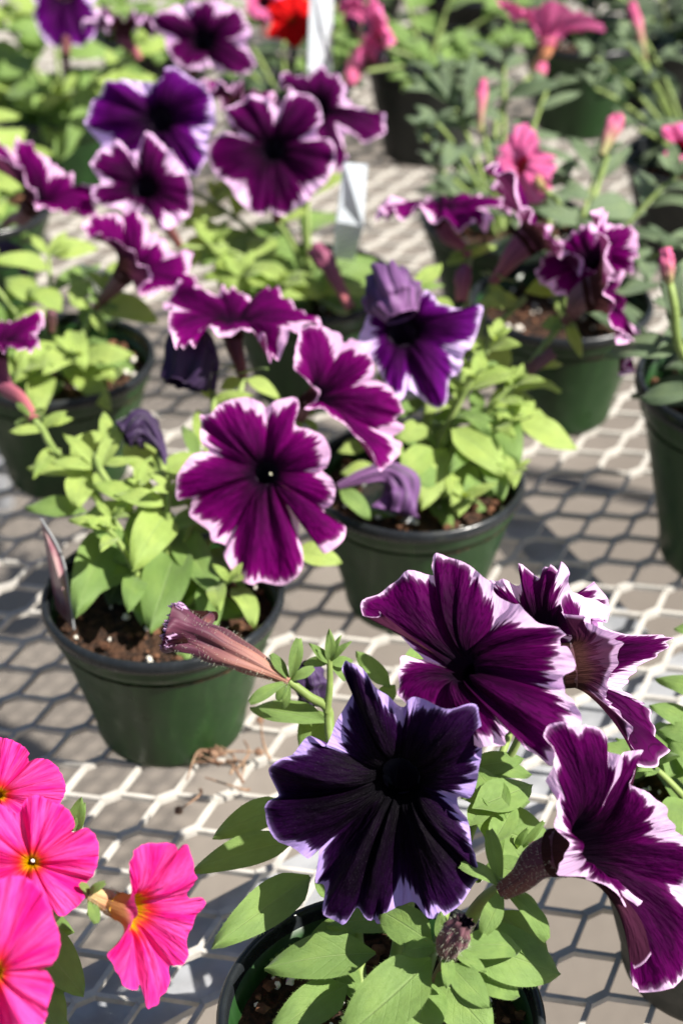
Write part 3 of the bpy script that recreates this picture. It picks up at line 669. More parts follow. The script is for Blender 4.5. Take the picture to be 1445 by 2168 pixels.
for t_, w in (((632, 1352, .158), 27), ((574, 1384, .150), 22), ((664, 1413, .146), 22), ((528, 1487, .136), 26), ((586, 1482, .134), 20), ((600, 1500, .13), 16)): pleaf(E, (614, 1443, .140), t_, w, kind='sepal', name='leaf')
for t_, w in (((697, 1333, .162), 22), ((655, 1362, .156), 20), ((742, 1357, .156), 18), ((640, 1405, .142), 24), ((748, 1397, .146), 24), ((735, 1440, .136), 30), ((670, 1375, .154), 16), ((720, 1345, .158), 16)): pleaf(E, (697, 1405, .146), t_, w, kind='lance')
# faded bud pointing left
wilted(E, [PZ(612, 1442, .140), PZ(560, 1415, .144), PZ(480, 1378, .150), PZ(405, 1345, .155), PZ(352, 1330, .158)], [.0022, .0034, .0056, .0066, .0072, .0088], 'wilt_bud', 5, folds=5, crumple=0.5, name='faded_bud', hair=700)
for k, (x0, y0, x1, y1, w) in enumerate(((372, 1325, 400, 1284, 40), (395, 1330, 335, 1352, 34), (400, 1310, 372, 1288, 26), (410, 1318, 350, 1318, 30))):
    rng = random.Random(60 + k)
    formed(E, PZ((x0 + x1) / 2, (y0 + y1) / 2 + 6, .158), 170 + k * 20, 20, 0.0062, PZ(x0 + 30, y0 + 18, .155), 'plum', rt=0.0022, recurve=-0.5, seed=60 + k, stig=False, sep=False, NA=60, NR=10, ruf=0.0012, wav=.4) if k < 3 else None
wilted(E, [PZ(650, 1405, .13), PZ(655, 1440, .122), PZ(662, 1490, .112)], [.003, .006, .0065, .004], 'tube_dark', 6, name='wilted_flower')
# woolly bud and dry bud
wilted(E, [PZ(940, 2020, .118), PZ(952, 1998, .126), PZ(968, 1972, .134), PZ(985, 1950, .140)], [.0022, .0046, .0048, .0040, .0028], 'tube_olive', 8, name='faded_bud', crumple=.35, hair=260)
wilted(E, [PZ(1072, 1812, .102), PZ(1105, 1800, .104), PZ(1172, 1788, .106)], [.0035, .0036, .0028, .0018], 'tube_olive', 9, name='faded_bud', crumple=.3, hair=60)
stem(E, [PZ(1010, 1860, .11), PZ(1045, 1830, .10), PZ(1078, 1812, .102)], .0018, .0015)
for t_ in ((1115, 1755, .116), (1150, 1740, .118), (1130, 1825, .098)): pleaf(E, (1090, 1805, .103), t_, 16, kind='sepal')

# ---- A: left middle plant
A = plant('petunia with magenta star flower facing the viewer, in the glossy green pot', pA)
G1 = [(423, 881, 5), (444, 878), (466, 856), (511, 841), (549, 850), (563, 863, 3, 'c'), (588, 846), (627, 842, 2), (631, 867, 3), (625, 900, 5), (654, 909, 4), (682, 922, 2), (699, 950), (693, 986), (679, 995, 4, 'c'), (702, 1014), (710, 1041), (702, 1069, 4), (687, 1077, 7), (693, 1098, 6), (718, 1105, 2), (731, 1119), (724, 1147, -2), (688, 1172, -2), (668, 1144, 2), (643, 1095, 6, 'c'), (632, 1125, 2), (641, 1174), (635, 1213), (599, 1239, 2), (555, 1232, 3), (530, 1237), (499, 1219), (475, 1177), (477, 1154, 3, 'c'), (447, 1144), (441, 1122), (405, 1094), (405, 1069, 4), (404, 1055, 6), (375, 1058, 0), (372, 1028), (383, 992), (411, 961), (443, 955, 4, 'c'), (427, 939), (423, 911)]
traced(A, (556, 1000), 0.142, -97, 34, G1, (505, 1120, 0.10), 'magenta', rt=0.0055, seed=11, bulge=0.08, ruf=0.0018, fold=0.005, NA=190, stig=True)
G2 = [(630, 712, 3), (646, 691, 3), (676, 691, 2), (713, 706, 1), (731, 726, 4, 'c'), (746, 715, 1), (770, 737), (789, 767), (792, 791), (782, 805, 3, 'c'), (807, 807), (834, 828), (854, 868), (838, 886, 3), (853, 910, 0), (830, 925, 4, 'c'), (847, 944), (840, 968), (819, 986, -2), (804, 998, -3), (795, 977, -5), (770, 938, -7), (722, 895, -8), (682, 867, -8), (646, 864, -8), (668, 851, -5, 'c'), (674, 832, -3), (646, 800, -2), (624, 779), (624, 749, 2)]
traced(A, (692, 828), 0.160, -30, 40, G2, (632, 890, 0.135), 'magenta', rt=0.005, seed=12, daz=-70, del_=40, bulge=-0.06, mouthlift=0.0, ruf=0.0012, fold=0.005, stig=False, tube='tube_olive')
G3 = [(347, 638), (357, 622), (395, 610), (430, 617), (460, 620, 0, 'c'), (482, 607), (509, 615), (532, 637, 0, 'c'), (549, 637), (569, 617), (594, 620), (619, 650), (645, 660), (680, 672), (644, 694), (619, 704, 0, 'c'), (606, 734, 2), (579, 752, 3), (567, 749, 3), (562, 722, 2), (539, 707), (499, 707, -2), (454, 709, -2, 'c'), (430, 694), (410, 720, 2), (385, 737, 3), (365, 714), (357, 689), (367, 657, 0, 'c'), (348, 650)]
traced(A, (492, 668), 0.168, 90, 72, G3, (514, 800, 0.138), 'magenta', rt=0.006, deep=.008, seed=13, del_=76, bulge=0.10, ruf=0.003, fold=0.003, stig=False, tube='tube_plum')
L1 = [(-110, 720), (-90, 690), (-50, 680), (0, 684), (41, 678), (70, 671), (89, 664), (94, 684), (78, 710), (84, 732), (48, 741), (0, 739), (-60, 746)]
traced(A, (-10, 712), 0.150, 90, 65, L1, (74, 890, 0.125), 'magenta', rt=0.0065, seed=14, del_=72, bulge=0.05, stig=False, tube='tube_rose', fold=.002)
a0 = pA
for pts in ([a0, PZ(340, 1150, .10), PZ(345, 1000, .118), PZ(335, 960, .122)], [a0, PZ(300, 1130, .098), PZ(215, 1000, .118), PZ(205, 960, .123)], [a0 + [.01, .01, 0], PZ(400, 1120, .10), PZ(440, 950, .118), PZ(500, 850, .130), PZ(514, 800, .138)], [a0 + [.01, 0, 0], PZ(440, 1150, .095), PZ(505, 1120, .10)], [PZ(440, 950, .118), PZ(540, 920, .125), PZ(632, 890, .135)], [a0 + [-.01, 0, 0], PZ(230, 1090, .10), PZ(120, 960, .115), PZ(92, 912, .121), PZ(74, 890, .125)], [PZ(440, 950, .118), PZ(452, 880, .126), PZ(450, 825, .134)]):
    stem(A, pts, 0.0024, 0.0017)
la = [((287, 1080, .108), (163, 1105, .104), 54, 'leaf_lime'), ((185, 1085, .100), (52, 1073, .10), 48, 'leaf'), ((362, 1085, .112), (284, 1201, .108), 84, 'leaf_lime'), ((240, 1115, .100), (163, 1298, .088), 84, 'leaf'), ((350, 1160, .098), (240, 1185, .098), 62, 'leaf'), ((310, 1185, .092), (300, 1318, .082), 62, 'leaf'), ((376, 1150, .098), (318, 1333, .084), 100, 'leaf'), ((372, 1118, .10), (465, 1262, .092), 68, 'leaf'), ((196, 1000, .112), (57, 989, .112), 52, 'leaf_lime'), ((182, 1000, .112), (163, 1071, .108), 62, 'leaf_lime'), ((214, 995, .118), (266, 890, .134), 38, 'leaf_lime'), ((205, 990, .118), (134, 917, .130), 28, 'leaf_lime'), ((200, 992, .118), (108, 978, .122), 28, 'leaf_lime'), ((211, 995, .118), (212, 1040, .112), 30, 'leaf_lime'), ((222, 985, .12), (288, 974, .122), 24, 'leaf_lime'), ((225, 940, .125), (219, 870, .136), 28, 'leaf_lime'), ((340, 1020, .114), (265, 934, .120), 76, 'leaf_lime'), ((150, 968, .114), (216, 912, .122), 48, 'leaf_lime'), ((350, 1050, .114), (286, 1088, .112), 38, 'leaf_lime'), ((447, 1225, .090), (448, 1340, .080), 58, 'leaf'), ((490, 1245, .086), (541, 1324, .080), 48, 'leaf_lime'), ((625, 1165, .096), (724, 1189, .092), 50, 'leaf_lime'), ((514, 806, .138), (465, 822, .134), 30, 'leaf_lime'), ((520, 804, .138), (594, 843, .128), 34, 'leaf_lime'), ((450, 850, .13), (535, 836, .134), 26, 'leaf_lime'), ((450, 850, .13), (400, 800, .136), 22, 'leaf_lime'), ((440, 960, .118), (418, 865, .13), 42, 'leaf_lime'), ((420, 980, .118), (385, 900, .125), 28, 'leaf'), ((92, 912, .121), (20, 912, .122), 26, 'leaf_lime'), ((90, 905, .122), (140, 870, .13), 24, 'leaf_lime'), ((90, 900, .122), (155, 885, .124), 22, 'leaf_lime'), ((345, 1000, .118), (420, 960, .122), 46, 'leaf_lime'), ((330, 1060, .11), (420, 1050, .11), 50, 'leaf'), ((300, 1000, .116), (380, 1010, .118), 60, 'leaf_lime'), ((430, 1170, .092), (520, 1240, .086), 50, 'leaf'), ((330, 1040, .112), (250, 1020, .116), 40, 'leaf_lime'), ((300, 1230, .084), (380, 1300, .078), 70, 'leaf'), ((130, 950, .115), (70, 1010, .110), 34, 'leaf_lime'), ((270, 1200, .088), (230, 1280, .078), 60, 'leaf_shade_dark')]
for b_, t_, w, mm in la: pleaf(A, b_, t_, w, m=mm)
bush(A, a0, [(60, .03, .05), (150, .022, .05), (-20, .03, .03), (110, .03, .055), (190, .018, .055), (80, .015, .06)], .034, lw=.36, m='leaf', m2='leaf_lime', seed=71, step=.013)
wilted(A, [PZ(450, 825, .134), PZ(455, 770, .148), PZ(430, 725, .158), PZ(405, 745, .155), PZ(385, 815, .142)], [.0018, .0022, .0060, .0118, .0098], 'tube_dark', 16, name='wilted_flower', crumple=.45)
wilted(A, [PZ(350, 985, .12), PZ(345, 960, .124), PZ(325, 925, .131), PZ(300, 905, .134), PZ(262, 922, .132)], [.0014, .0020, .0042, .0080, .0055], 'tube_dark', 17, name='wilted_flower')

# ---- B: right middle plant
B = plant('petunia with a half wilted dark violet flower and purple trumpets on long stems', pB)
WF = [(785, 640, 6), (800, 618, 4), (835, 610, 2), (868, 615, 3, 'c'), (890, 622, 2), (904, 613, 2), (932, 642), (974, 654), (1017, 645), (1019, 667), (999, 731), (981, 749, 3, 'c'), (974, 785, 4), (950, 804, 3), (944, 852), (920, 863), (868, 828, 4, 'c'), (847, 846), (819, 819), (795, 773, 4), (758, 724, 6, 'c'), (770, 691, 6), (778, 662, 6)]
traced(B, (850, 695), 0.160, -92, 38, WF, (905, 800, 0.12), 'violet', rt=0.0075, seed=31, bulge=0.08, ruf=0.002, sep=False)
wilted(B, [PZ(850, 672, .166), PZ(838, 640, .172), PZ(825, 605, .178), PZ(822, 588, .176)], [.009, .0135, .0125, .005], 'wilt_lilac', 32, folds=9, crumple=.5, name='wilted_petal')
K1 = PZ(935, 425, 0.165)
formed(B, K1, 100, 74, 0.042, PZ(992, 545, 0.14), 'magenta', rt=0.0065, recurve=0.18, seed=33, roll=.2, wav=.14, ruf=.0018, stig=False, tube='tube_rose')
K2 = PZ(1150, 482, 0.178)
formed(B, K2, 20, 34, 0.045, PZ(1040, 598, 0.145), 'magenta', rt=0.009, recurve=0.1, flare=.05, seed=34, roll=.9, tube='tube_rose', wav=.14, ruf=.0018, stig=False, bulge=0.0)
K3 = PZ(1298, 612, 0.168)
formed(B, K3, -5, 16, 0.046, PZ(1192, 682, 0.145), 'magenta', rt=0.010, recurve=0.15, flare=.05, seed=35, roll=.1, tube='tube_olive', wav=.14, ruf=.0018, stig=False, bulge=0.0)
K4 = PZ(1240, 540, 0.170)
formed(B, K4, -150, 60, 0.030, PZ(1190, 600, 0.14), 'magenta', rt=0.007, recurve=0.1, seed=36, wav=.14, ruf=.0018, stig=False)
b0 = pB
for pts in ([b0, PZ(940, 900, .10), PZ(1030, 720, .125), PZ(1110, 630, .14)], [PZ(1000, 780, .12), PZ(1020, 660, .135), PZ(1040, 598, .145)], [PZ(980, 820, .115), PZ(985, 650, .13), PZ(992, 545, .14)], [b0 + [.01, 0, 0], PZ(1010, 900, .10), PZ(1110, 790, .125), PZ(1160, 720, .138), PZ(1192, 682, .145)], [b0, PZ(900, 900, .10), PZ(905, 800, .12)], [b0, PZ(840, 960, .09), PZ(760, 1020, .095), PZ(715, 1030, .098)]):
    stem(B, pts, 0.0026, 0.0018)
lb = [((1050, 862, .112), (1098, 977, .10), 66), ((1095, 895, .108), (1222, 947, .098), 70), ((1071, 851, .108), (1163, 886, .10), 32), ((955, 908, .112), (1070, 1004, .10), 78), ((1030, 930, .104), (1064, 1056, .090), 62), ((912, 948, .108), (845, 1015, .10), 56), ((945, 952, .098), (893, 1074, .086), 72), ((975, 970, .096), (970, 1090, .084), 68), ((1005, 995, .092), (1042, 1052, .086), 50), ((905, 905, .112), (841, 930, .11), 50), ((1080, 822, .120), (1188, 826, .116), 34), ((775, 945, .09), (715, 955, .09), 40), ((719, 1038, .098), (785, 1098, .088), 40), ((1005, 715, .120), (1062, 805, .108), 92), ((1010, 800, .116), (1100, 790, .118), 60), ((875, 612, .15), (935, 556, .158), 34), ((880, 615, .15), (940, 602, .15), 22), ((1040, 600, .145), (1068, 655, .136), 26), ((1110, 620, .14), (1215, 610, .138), 44), ((1100, 640, .138), (1010, 640, .14), 40), ((1192, 685, .145), (1145, 690, .144), 36), ((1195, 690, .145), (1232, 755, .132), 34), ((1120, 780, .126), (1190, 770, .124), 30), ((960, 850, .114), (900, 870, .116), 50), ((1000, 830, .116), (1050, 760, .124), 46), ((1030, 860, .11), (1130, 845, .108), 50), ((985, 760, .12), (1000, 690, .13), 40), ((960, 650, .14), (905, 640, .142), 28), ((992, 545, .14), (940, 560, .138), 24), ((992, 545, .14), (1050, 520, .144), 24), ((800, 1000, .088), (720, 1000, .088), 44), ((820, 960, .094), (760, 900, .098), 44), ((930, 1000, .094), (870, 1030, .092), 56)]
for i, (b_, t_, w) in enumerate(lb): pleaf(B, b_, t_, w, m='leaf_lime' if i % 4 else 'leaf')
bush(B, b0, [(-20, .05, .03), (-60, .04, .025), (70, .04, .06), (20, .05, .06), (120, .035, .05), (45, .055, .075), (0, .045, .05), (30, .03, .065)], .034, lw=.36, m='leaf', m2='leaf_lime', seed=72, step=.013)
wilted(B, [PZ(715, 1030, .098), PZ(770, 1008, .102), PZ(820, 1000, .102), PZ(848, 1035, .094), PZ(840, 1085, .084)], [.0018, .0040, .0058, .0088, .0098], 'wilt_lilac', 37, name='wilted_flower', crumple=.5)
wilted(B, [PZ(1100, 800, .122), PZ(1130, 775, .128), PZ(1170, 745, .135)], [.0022, .0032, .0034, .0028], 'tube_olive', 38, name='faded_bud', crumple=.3)
wilted(B, [PZ(1262, 520, .16), PZ(1270, 500, .166), PZ(1272, 478, .17)], [.003, .007, .006, .003], 'wilt_lilac', 39, name='wilted_flower')
wilted(B, [PZ(975, 640, .138), PZ(978, 600, .146), PZ(985, 565, .152)], [.003, .004, .0045, .003], 'tube_rose', 40, name='faded_bud', crumple=.3)

# ---- D: left plant
Dp = plant('petunia at the left edge whose single trumpet flower leans right over the gap', pD)
M1 = [(173, 484), (187, 466), (224, 453), (256, 460), (266, 476, 4, 'c'), (260, 445, 2), (293, 459), (321, 490, 0, 'c'), (346, 503), (367, 540, 2), (380, 548, 2, 'c'), (396, 528), (406, 550), (402, 575), (427, 606, -1), (418, 616, -2), (374, 618, -3), (343, 618, -4), (305, 624, -4), (302, 606, -6, 'c'), (321, 593, -8), (305, 565, -8), (280, 537, -8), (240, 503, -6), (202, 497, -3)]
traced(Dp, (285, 545), 0.150, 0, 58, M1, (203, 652, 0.115), 'magenta', rt=0.0065, seed=41, daz=-70, del_=62, bulge=-0.08, mouthlift=0, stig=False, tube='tube_olive')
d0 = pD
stem(Dp, [d0, PZ(150, 760, .09), PZ(185, 690, .105), PZ(203, 652, .115)], .0024, .0018)
bush(Dp, d0, [(200, .045, .045), (150, .05, .06), (100, .045, .06), (250, .04, .03), (30, .03, .05), (-60, .03, .03)], .05, m='leaf', m2='leaf_lime', seed=73, step=.016)
for b_, t_, w in (((135, 755, .088), (232, 862, .078), 62), ((125, 730, .10), (30, 805, .096), 58), ((100, 790, .09), (80, 880, .08), 56), ((150, 700, .105), (180, 780, .098), 44), ((170, 740, .08), (240, 800, .078), 60), ((120, 680, .11), (20, 690, .112), 50), ((200, 660, .112), (222, 710, .105), 26), ((195, 655, .114), (150, 640, .12), 26), ((130, 660, .11), (60, 610, .12), 50), ((150, 640, .115), (190, 590, .12), 44), ((80, 640, .112), (10, 590, .12), 50)): pleaf(Dp, b_, t_, w, m='leaf_lime')
wilted(Dp, [PZ(108, 700, .108), PZ(108, 670, .118), PZ(110, 655, .122)], [.0025, .003, .003, .002], 'dry' if False else 'tube_olive', 42, name='faded_bud')

# ---- F: back middle plant with many flowers
Fp = plant('petunia with a cluster of purple flowers beside the tall white tag', pF)
N1 = [(183, 263), (203, 206), (246, 168), (293, 173, 3, 'c'), (341, 168), (360, 142), (398, 160), (441, 192), (458, 249), (440, 285, 3, 'c'), (437, 321), (422, 366), (389, 366), (341, 345, 3, 'c'), (269, 345), (212, 335), (214, 306, 3, 'c')]
traced(Fp, (331, 249), 0.190, -100, 32, N1, (400, 400, .14), 'violet', rt=0.007, seed=51, NA=120, NR=16, ruf=.004, rough_off=.005, sep=False)
N2 = [(484, 258), (480, 230), (513, 213), (556, 201), (589, 232, 4, 'c'), (618, 192), (666, 209), (682, 254), (670, 284, 4, 'c'), (704, 301), (709, 344), (690, 387), (660, 412, 2, 'c'), (650, 428), (599, 457), (570, 446, 2), (542, 454), (500, 420, 3, 'c'), (488, 395), (456, 368), (441, 325), (460, 284), (508, 284, 3, 'c')]
traced(Fp, (575, 312), 0.175, -92, 33, N2, (585, 470, .12), 'plum', rt=0.006, seed=52, NA=120, NR=16, ruf=.004, rough_off=.004, sep=False)
N3 = [(193, 344), (246, 301), (284, 322, 3, 'c'), (308, 282), (336, 297), (374, 335, 2, 'c'), (392, 359), (405, 406), (403, 449), (374, 473, 3, 'c'), (341, 488), (312, 454), (255, 445, 2, 'c'), (203, 425), (195, 400), (214, 383, 3, 'c')]
traced(Fp, (303, 392), 0.165, -85, 38, N3, (380, 520, .12), 'plum', rt=0.006, seed=53, NA=120, NR=16, ruf=.004, rough_off=.006, sep=False, stig=False)
N4 = [(589, 168), (613, 149), (651, 163), (675, 144), (718, 163), (737, 206), (752, 228, 2, 'c'), (809, 249), (814, 282), (766, 297), (728, 284, 2, 'c'), (733, 340), (713, 364), (690, 320), (640, 290), (600, 240), (610, 200)]
traced(Fp, (680, 218), 0.185, -60, 45, N4, (650, 400, .13), 'plum', rt=0.006, seed=54, NA=120, NR=16, ruf=.004, sep=False, stig=False)
formed(Fp, PZ(515, 200, .185), 60, 60, .033, PZ(540, 350, .13), 'magenta', recurve=.1, seed=55, NA=90, NR=14, wav=.3, ruf=.004, sep=False, stig=False)
f0 = pF
bush(Fp, f0, [(200, .06, .05), (160, .06, .06), (250, .045, .035), (280, .05, .03), (230, .06, .04), (100, .04, .06)], .055, m='leaf', m2='leaf_lime', seed=74, step=.014)
for p_ in ((400, 400, .14), (585, 470, .12), (380, 520, .12), (650, 400, .13), (540, 350, .13)): stem(Fp, [f0, (f0 + PZ(*p_)) / 2 + [0, 0, .01], PZ(*p_)], .002, .0016)
for b_, t_, w in (((520, 540, .10), (515, 640, .085), 60), ((480, 540, .10), (470, 610, .09), 50), ((560, 540, .10), (600, 600, .09), 60), ((450, 500, .11), (400, 560, .10), 60), ((600, 470, .115), (650, 430, .12), 50), ((440, 440, .12), (390, 480, .115), 50), ((560, 500, .11), (540, 570, .10), 60)): pleaf(Fp, b_, t_, w, m='leaf_lime')
wilted(Fp, [PZ(742, 655, .10), PZ(715, 600, .11), PZ(688, 555, .118), PZ(665, 522, .125)], [.0028, .0036, .0048, .0058, .0040], 'tube_rose', 56, folds=4, crumple=.35, name='faded_bud')
stem(Fp, [f0, PZ(720, 660, .09), PZ(742, 655, .10)], .0018, .0016)

# ---- G: left edge plant
Gp = plant('petunia at the left edge with one magenta flower leaning to the right', pG)
L2 = [(-50, 330), (-20, 298), (0, 297), (28, 322, 2, 'c'), (34, 294), (62, 304), (103, 335), (115, 352, 2, 'c'), (140, 360), (168, 394), (199, 397), (206, 453, -1), (187, 462, -2), (156, 447, -3), (109, 444, -4), (72, 434, -5), (81, 416, -6, 'c'), (47, 366, -6), (0, 329, -4)]
traced(Gp, (85, 405), 0.160, -10, 58, L2, (12, 474, 0.125), 'magenta', rt=0.0065, seed=43, daz=-70, del_=62, bulge=-0.06, mouthlift=0, stig=False, tube='tube_olive', sep=False)
stem(Gp, [pG, PZ(-20, 480, .10), PZ(12, 474, .125)], .002, .0017)
bush(Gp, pG, [(30, .03, .05), (90, .04, .06), (-30, .03, .03), (-80, .03, .03)], .05, m='leaf', m2='leaf_lime', seed=75)
for b_, t_, w in (((-20, 340, .14), (50, 270, .15), 60), ((-20, 370, .13), (40, 400, .125), 60)): pleaf(Gp, b_, t_, w, m='leaf_lime')
wilted(Gp, [PZ(60, 600, .085), PZ(45, 560, .10), PZ(20, 535, .108), PZ(-10, 545, .105)], [.0016, .003, .0075, .007], 'tube_dark', 44, name='wilted_flower')

# ---- Q: hot pink plant
Q = plant('hot pink petunia in the lower left corner with yellow throated flowers', pQ)
P1 = [(-50, 1565), (0, 1561), (38, 1572), (61, 1591), (62, 1611, 2, 'c'), (92, 1605), (121, 1623), (140, 1664), (127, 1700), (100, 1740, 2, 'c'), (60, 1770), (0, 1780), (-60, 1770, 2, 'c'), (-110, 1730), (-125, 1670), (-100, 1620, 2, 'c'), (-95, 1590)]
traced(Q, (-5, 1680), 0.150, -90, 50, P1, (-60, 1800, .11), 'pink', tube='tube_yellow', deep=.004, rt=.0012, seed=81, bulge=.06, ruf=.001, fold=.003, sep=False)
P2 = [(-60, 1722), (-20, 1704), (0, 1702), (38, 1722, 3, 'c'), (54, 1693), (80, 1683), (108, 1696), (143, 1712), (159, 1744), (153, 1762, 3, 'c'), (185, 1753), (207, 1779), (208, 1820), (197, 1855), (184, 1869, 3, 'c'), (181, 1900), (134, 1940), (105, 1925), (60, 1955), (20, 1965, 3, 'c'), (-30, 1945), (-75, 1900), (-80, 1850, 3, 'c'), (-90, 1800), (-85, 1750)]
traced(Q, (66, 1826), 0.160, -80, 42, P2, (0, 1960, .115), 'pink', tube='tube_yellow', deep=.0045, rt=.0012, seed=82, stig=True, bulge=.09, ruf=.001, fold=.004, sep=False)
P3 = [(-40, 1870), (0, 1860), (41, 1855), (76, 1871), (102, 1909), (121, 1963), (126, 2011), (105, 2047), (68, 2049, 3, 'c'), (95, 2055), (113, 2081), (105, 2119), (92, 2168), (60, 2235), (-10, 2240, 3, 'c'), (-80, 2220), (-150, 2150), (-130, 2080, 3, 'c'), (-160, 2000), (-110, 1920), (-75, 1905, 3, 'c')]
traced(Q, (-12, 2060), 0.165, -90, 40, P3, (-80, 2200, .11), 'pink', tube='tube_yellow', deep=.004, rt=.0012, seed=83, bulge=.06, ruf=.0012, fold=.004, sep=False, stig=False)
P4 = [(277, 1827), (288, 1798), (318, 1785), (357, 1784), (376, 1795), (380, 1805, 3, 'c'), (396, 1788), (411, 1842), (414, 1868), (396, 1899, 3, 'c'), (423, 1900), (435, 1909), (423, 1938), (398, 1979), (395, 2027), (376, 2046), (358, 2045, 3, 'c'), (360, 2088), (337, 2119), (312, 2135), (294, 2082, 2, 'c'), (290, 2097), (264, 2088), (242, 2049), (234, 2024), (264, 1976), (287, 1937), (284, 1908, 0, 'c'), (277, 1858)]
traced(Q, (304, 1938), 0.150, -38, 15, P4, (193, 1892, .150), 'pink', rt=.0045, deep=.012, tr0=.0032, seed=84, daz=-68, del_=22, bulge=0.02, ruf=.0008, fold=.004, tube='tube_gold', stig=False, hair=True, sep=False)
for t_, w in (((222, 1868, .158), 18), ((205, 1955, .145), 24), ((170, 1870, .155), 16), ((190, 1940, .142), 18)): pleaf(Q, (190, 1893, .150), t_, w, kind='sepal', name='leaf')
q0 = pQ
for pts in ([q0, PZ(60, 1990, .12), PZ(150, 1900, .145), PZ(193, 1892, .150)], [q0, PZ(-60, 1900, .10), PZ(-60, 1800, .11)], [q0, PZ(-40, 2050, .10), PZ(0, 1960, .115)], [q0, PZ(-80, 2200, .11)]): stem(Q, pts, .0024, .0018)
for b_, t_, w in (((60, 1960, .112), (178, 2106, .10), 92), ((60, 2060, .10), (130, 2200, .092), 90), ((150, 1760, .13), (172, 1690, .145), 34), ((160, 1765, .13), (180, 1700, .142), 20), ((-40, 2000, .10), (40, 2150, .09), 90)): pleaf(Q, b_, t_, w)
bush(Q, q0, [(40, .05, .03), (90, .05, .04), (0, .05, .02)], .05, m='leaf', seed=76)

# ---- R, H, C, J, back plants
Rp = plant('low plant at the lower right edge with a few green leaves over dark soil', pR)
for b_, t_, w in (((1470, 1540, .10), (1375, 1492, .11), 46), ((1480, 1560, .10), (1392, 1545, .102), 44), ((1480, 1620, .095), (1388, 1628, .088), 60), ((1500, 1680, .09), (1410, 1560, .10), 50), ((1480, 1340, .11), (1425, 1330, .11), 30)): pleaf(Rp, b_, t_, w)
bush(Rp, pR, [(90, .04, .04), (150, .03, .03), (0, .04, .04)], .05, seed=77)
Hp = plant('grey green leaved plant at the right edge in the tall dark pot', pH)
for b_, t_, w in (((1440, 745, .15), (1276, 752, .142), 62), ((1470, 830, .14), (1352, 842, .132), 52), ((1420, 700, .16), (1440, 560, .19), 34), ((1430, 690, .16), (1400, 600, .185), 26)): pleaf(Hp, b_, t_, w, m='leaf_grey')
stem(Hp, [pH, PZ(1450, 760, .145), PZ(1425, 640, .18), PZ(1412, 580, .19)], .003, .002)
wilted(Hp, [PZ(1415, 600, .188), PZ(1412, 565, .196), PZ(1408, 525, .204)], [.0022, .0034, .0038, .0026], 'tube_pink', 78, name='flower_bud', crumple=.25)
bush(Hp, pH, [(180, .04, .06), (120, .05, .07), (80, .04, .08)], .055, lw=.32, m='leaf_grey', seed=78, kind='lance')
Cp = plant('leafy plant with a pink bud behind the purple trumpets at right', pC)
bush(Cp, pC, [(40, .07, .06), (70, .08, .08), (20, .07, .09), (100, .05, .07), (0, .06, .05)], .055, lw=.28, m='leaf_grey', m2='leaf_grey', seed=79, step=.02, kind='lance')
stem(Cp, [pC, PZ(1240, 480, .13), PZ(1265, 390, .15), PZ(1285, 330, .165)], .0022, .0018)
wilted(Cp, [PZ(1272, 330, .165), PZ(1285, 295, .172), PZ(1302, 260, .18), PZ(1312, 245, .183)], [.0025, .004, .0056, .0048, .0025], 'tube_pink', 85, folds=4, crumple=.25, name='flower_bud')
for b_, t_, w in (((1265, 390, .15), (1205, 290, .17), 30), ((1265, 385, .15), (1335, 305, .165), 26), ((1250, 420, .145), (1180, 400, .15), 36), ((1240, 450, .14), (1350, 440, .135), 70), ((1230, 470, .135), (1370, 520, .12), 70), ((1230, 480, .13), (1130, 440, .14), 44)): pleaf(Cp, b_, t_, w, m='leaf_grey')
Jp = plant('grey green petunia with pink trumpet flowers standing above the dark pot', pJ)
bush(Jp, pJ, [(180, .045, .085), (160, .06, .07), (110, .06, .09), (200, .05, .06), (60, .06, .09), (130, .07, .10), (90, .05, .11), (230, .04, .04)], .048, lw=.28, m='leaf_grey', m2='leaf_grey', seed=80, step=.017)
for b_, t_, w in (((960, 230, .15), (890, 120, .18), 26), ((965, 220, .15), (925, 105, .185), 24), ((960, 230, .15), (862, 150, .17), 28), ((980, 240, .15), (1005, 105, .185), 26), ((970, 250, .15), (1060, 190, .16), 30)): pleaf(Jp, b_, t_, w, m='leaf_grey', kind='lance')
PK1 = [(1052, -4), (1085, 5), (1110, 25, 0, 'c'), (1130, 16), (1166, 2), (1197, 12, 0, 'c'), (1228, 31), (1271, 46), (1278, 68), (1240, 62, 0, 'c'), (1200, 70), (1178, 84), (1142, 78, 0, 'c'), (1120, 50), (1090, 36), (1058, 16)]
traced(Jp, (1158, 50), 0.190, 90, 52, PK1, (1124, 160, .155), 'pink_pale', rt=.006, seed=86, NA=110, NR=16, tube='tube_gold', sep=False, deep=.014, bulge=.02, fold=.003, maxoff=.03)
stem(Jp, [pJ, PZ(1050, 260, .13), PZ(1122, 160, .155)], .0024, .0018)
PK2 = [(1106, 260), (1134, 284), (1144, 317, 2, 'c'), (1174, 336), (1164, 397), (1144, 428), (1106, 428, 2, 'c'), (1078, 400), (1056, 372, 2, 'c'), (1050, 335), (1072, 296)]
traced(Jp, (1088, 345), 0.160, -150, 25, PK2, (1150, 400, .15), 'pink_pale', rt=.005, seed=87, daz=-105, del_=30, NA=90, NR=14, stig=False, tube='tube_gold', sep=False, fold=.005)
stem(Jp, [PZ(1060, 420, .12), PZ(1180, 440, .13), PZ(1150, 400, .15)], .002, .0018)
wilted(Jp, [PZ(1015, 280, .15), PZ(1018, 220, .165), PZ(1022, 170, .176)], [.0018, .0026, .0036, .0024], 'tube_pink', 88, name='flower_bud', crumple=.2)
wilted(Jp, [PZ(1128, 170, .16), PZ(1140, 155, .165), PZ(1150, 135, .17)], [.002, .0042, .0045, .0025], 'tube_pink', 89, name='flower_bud', crumple=.2)
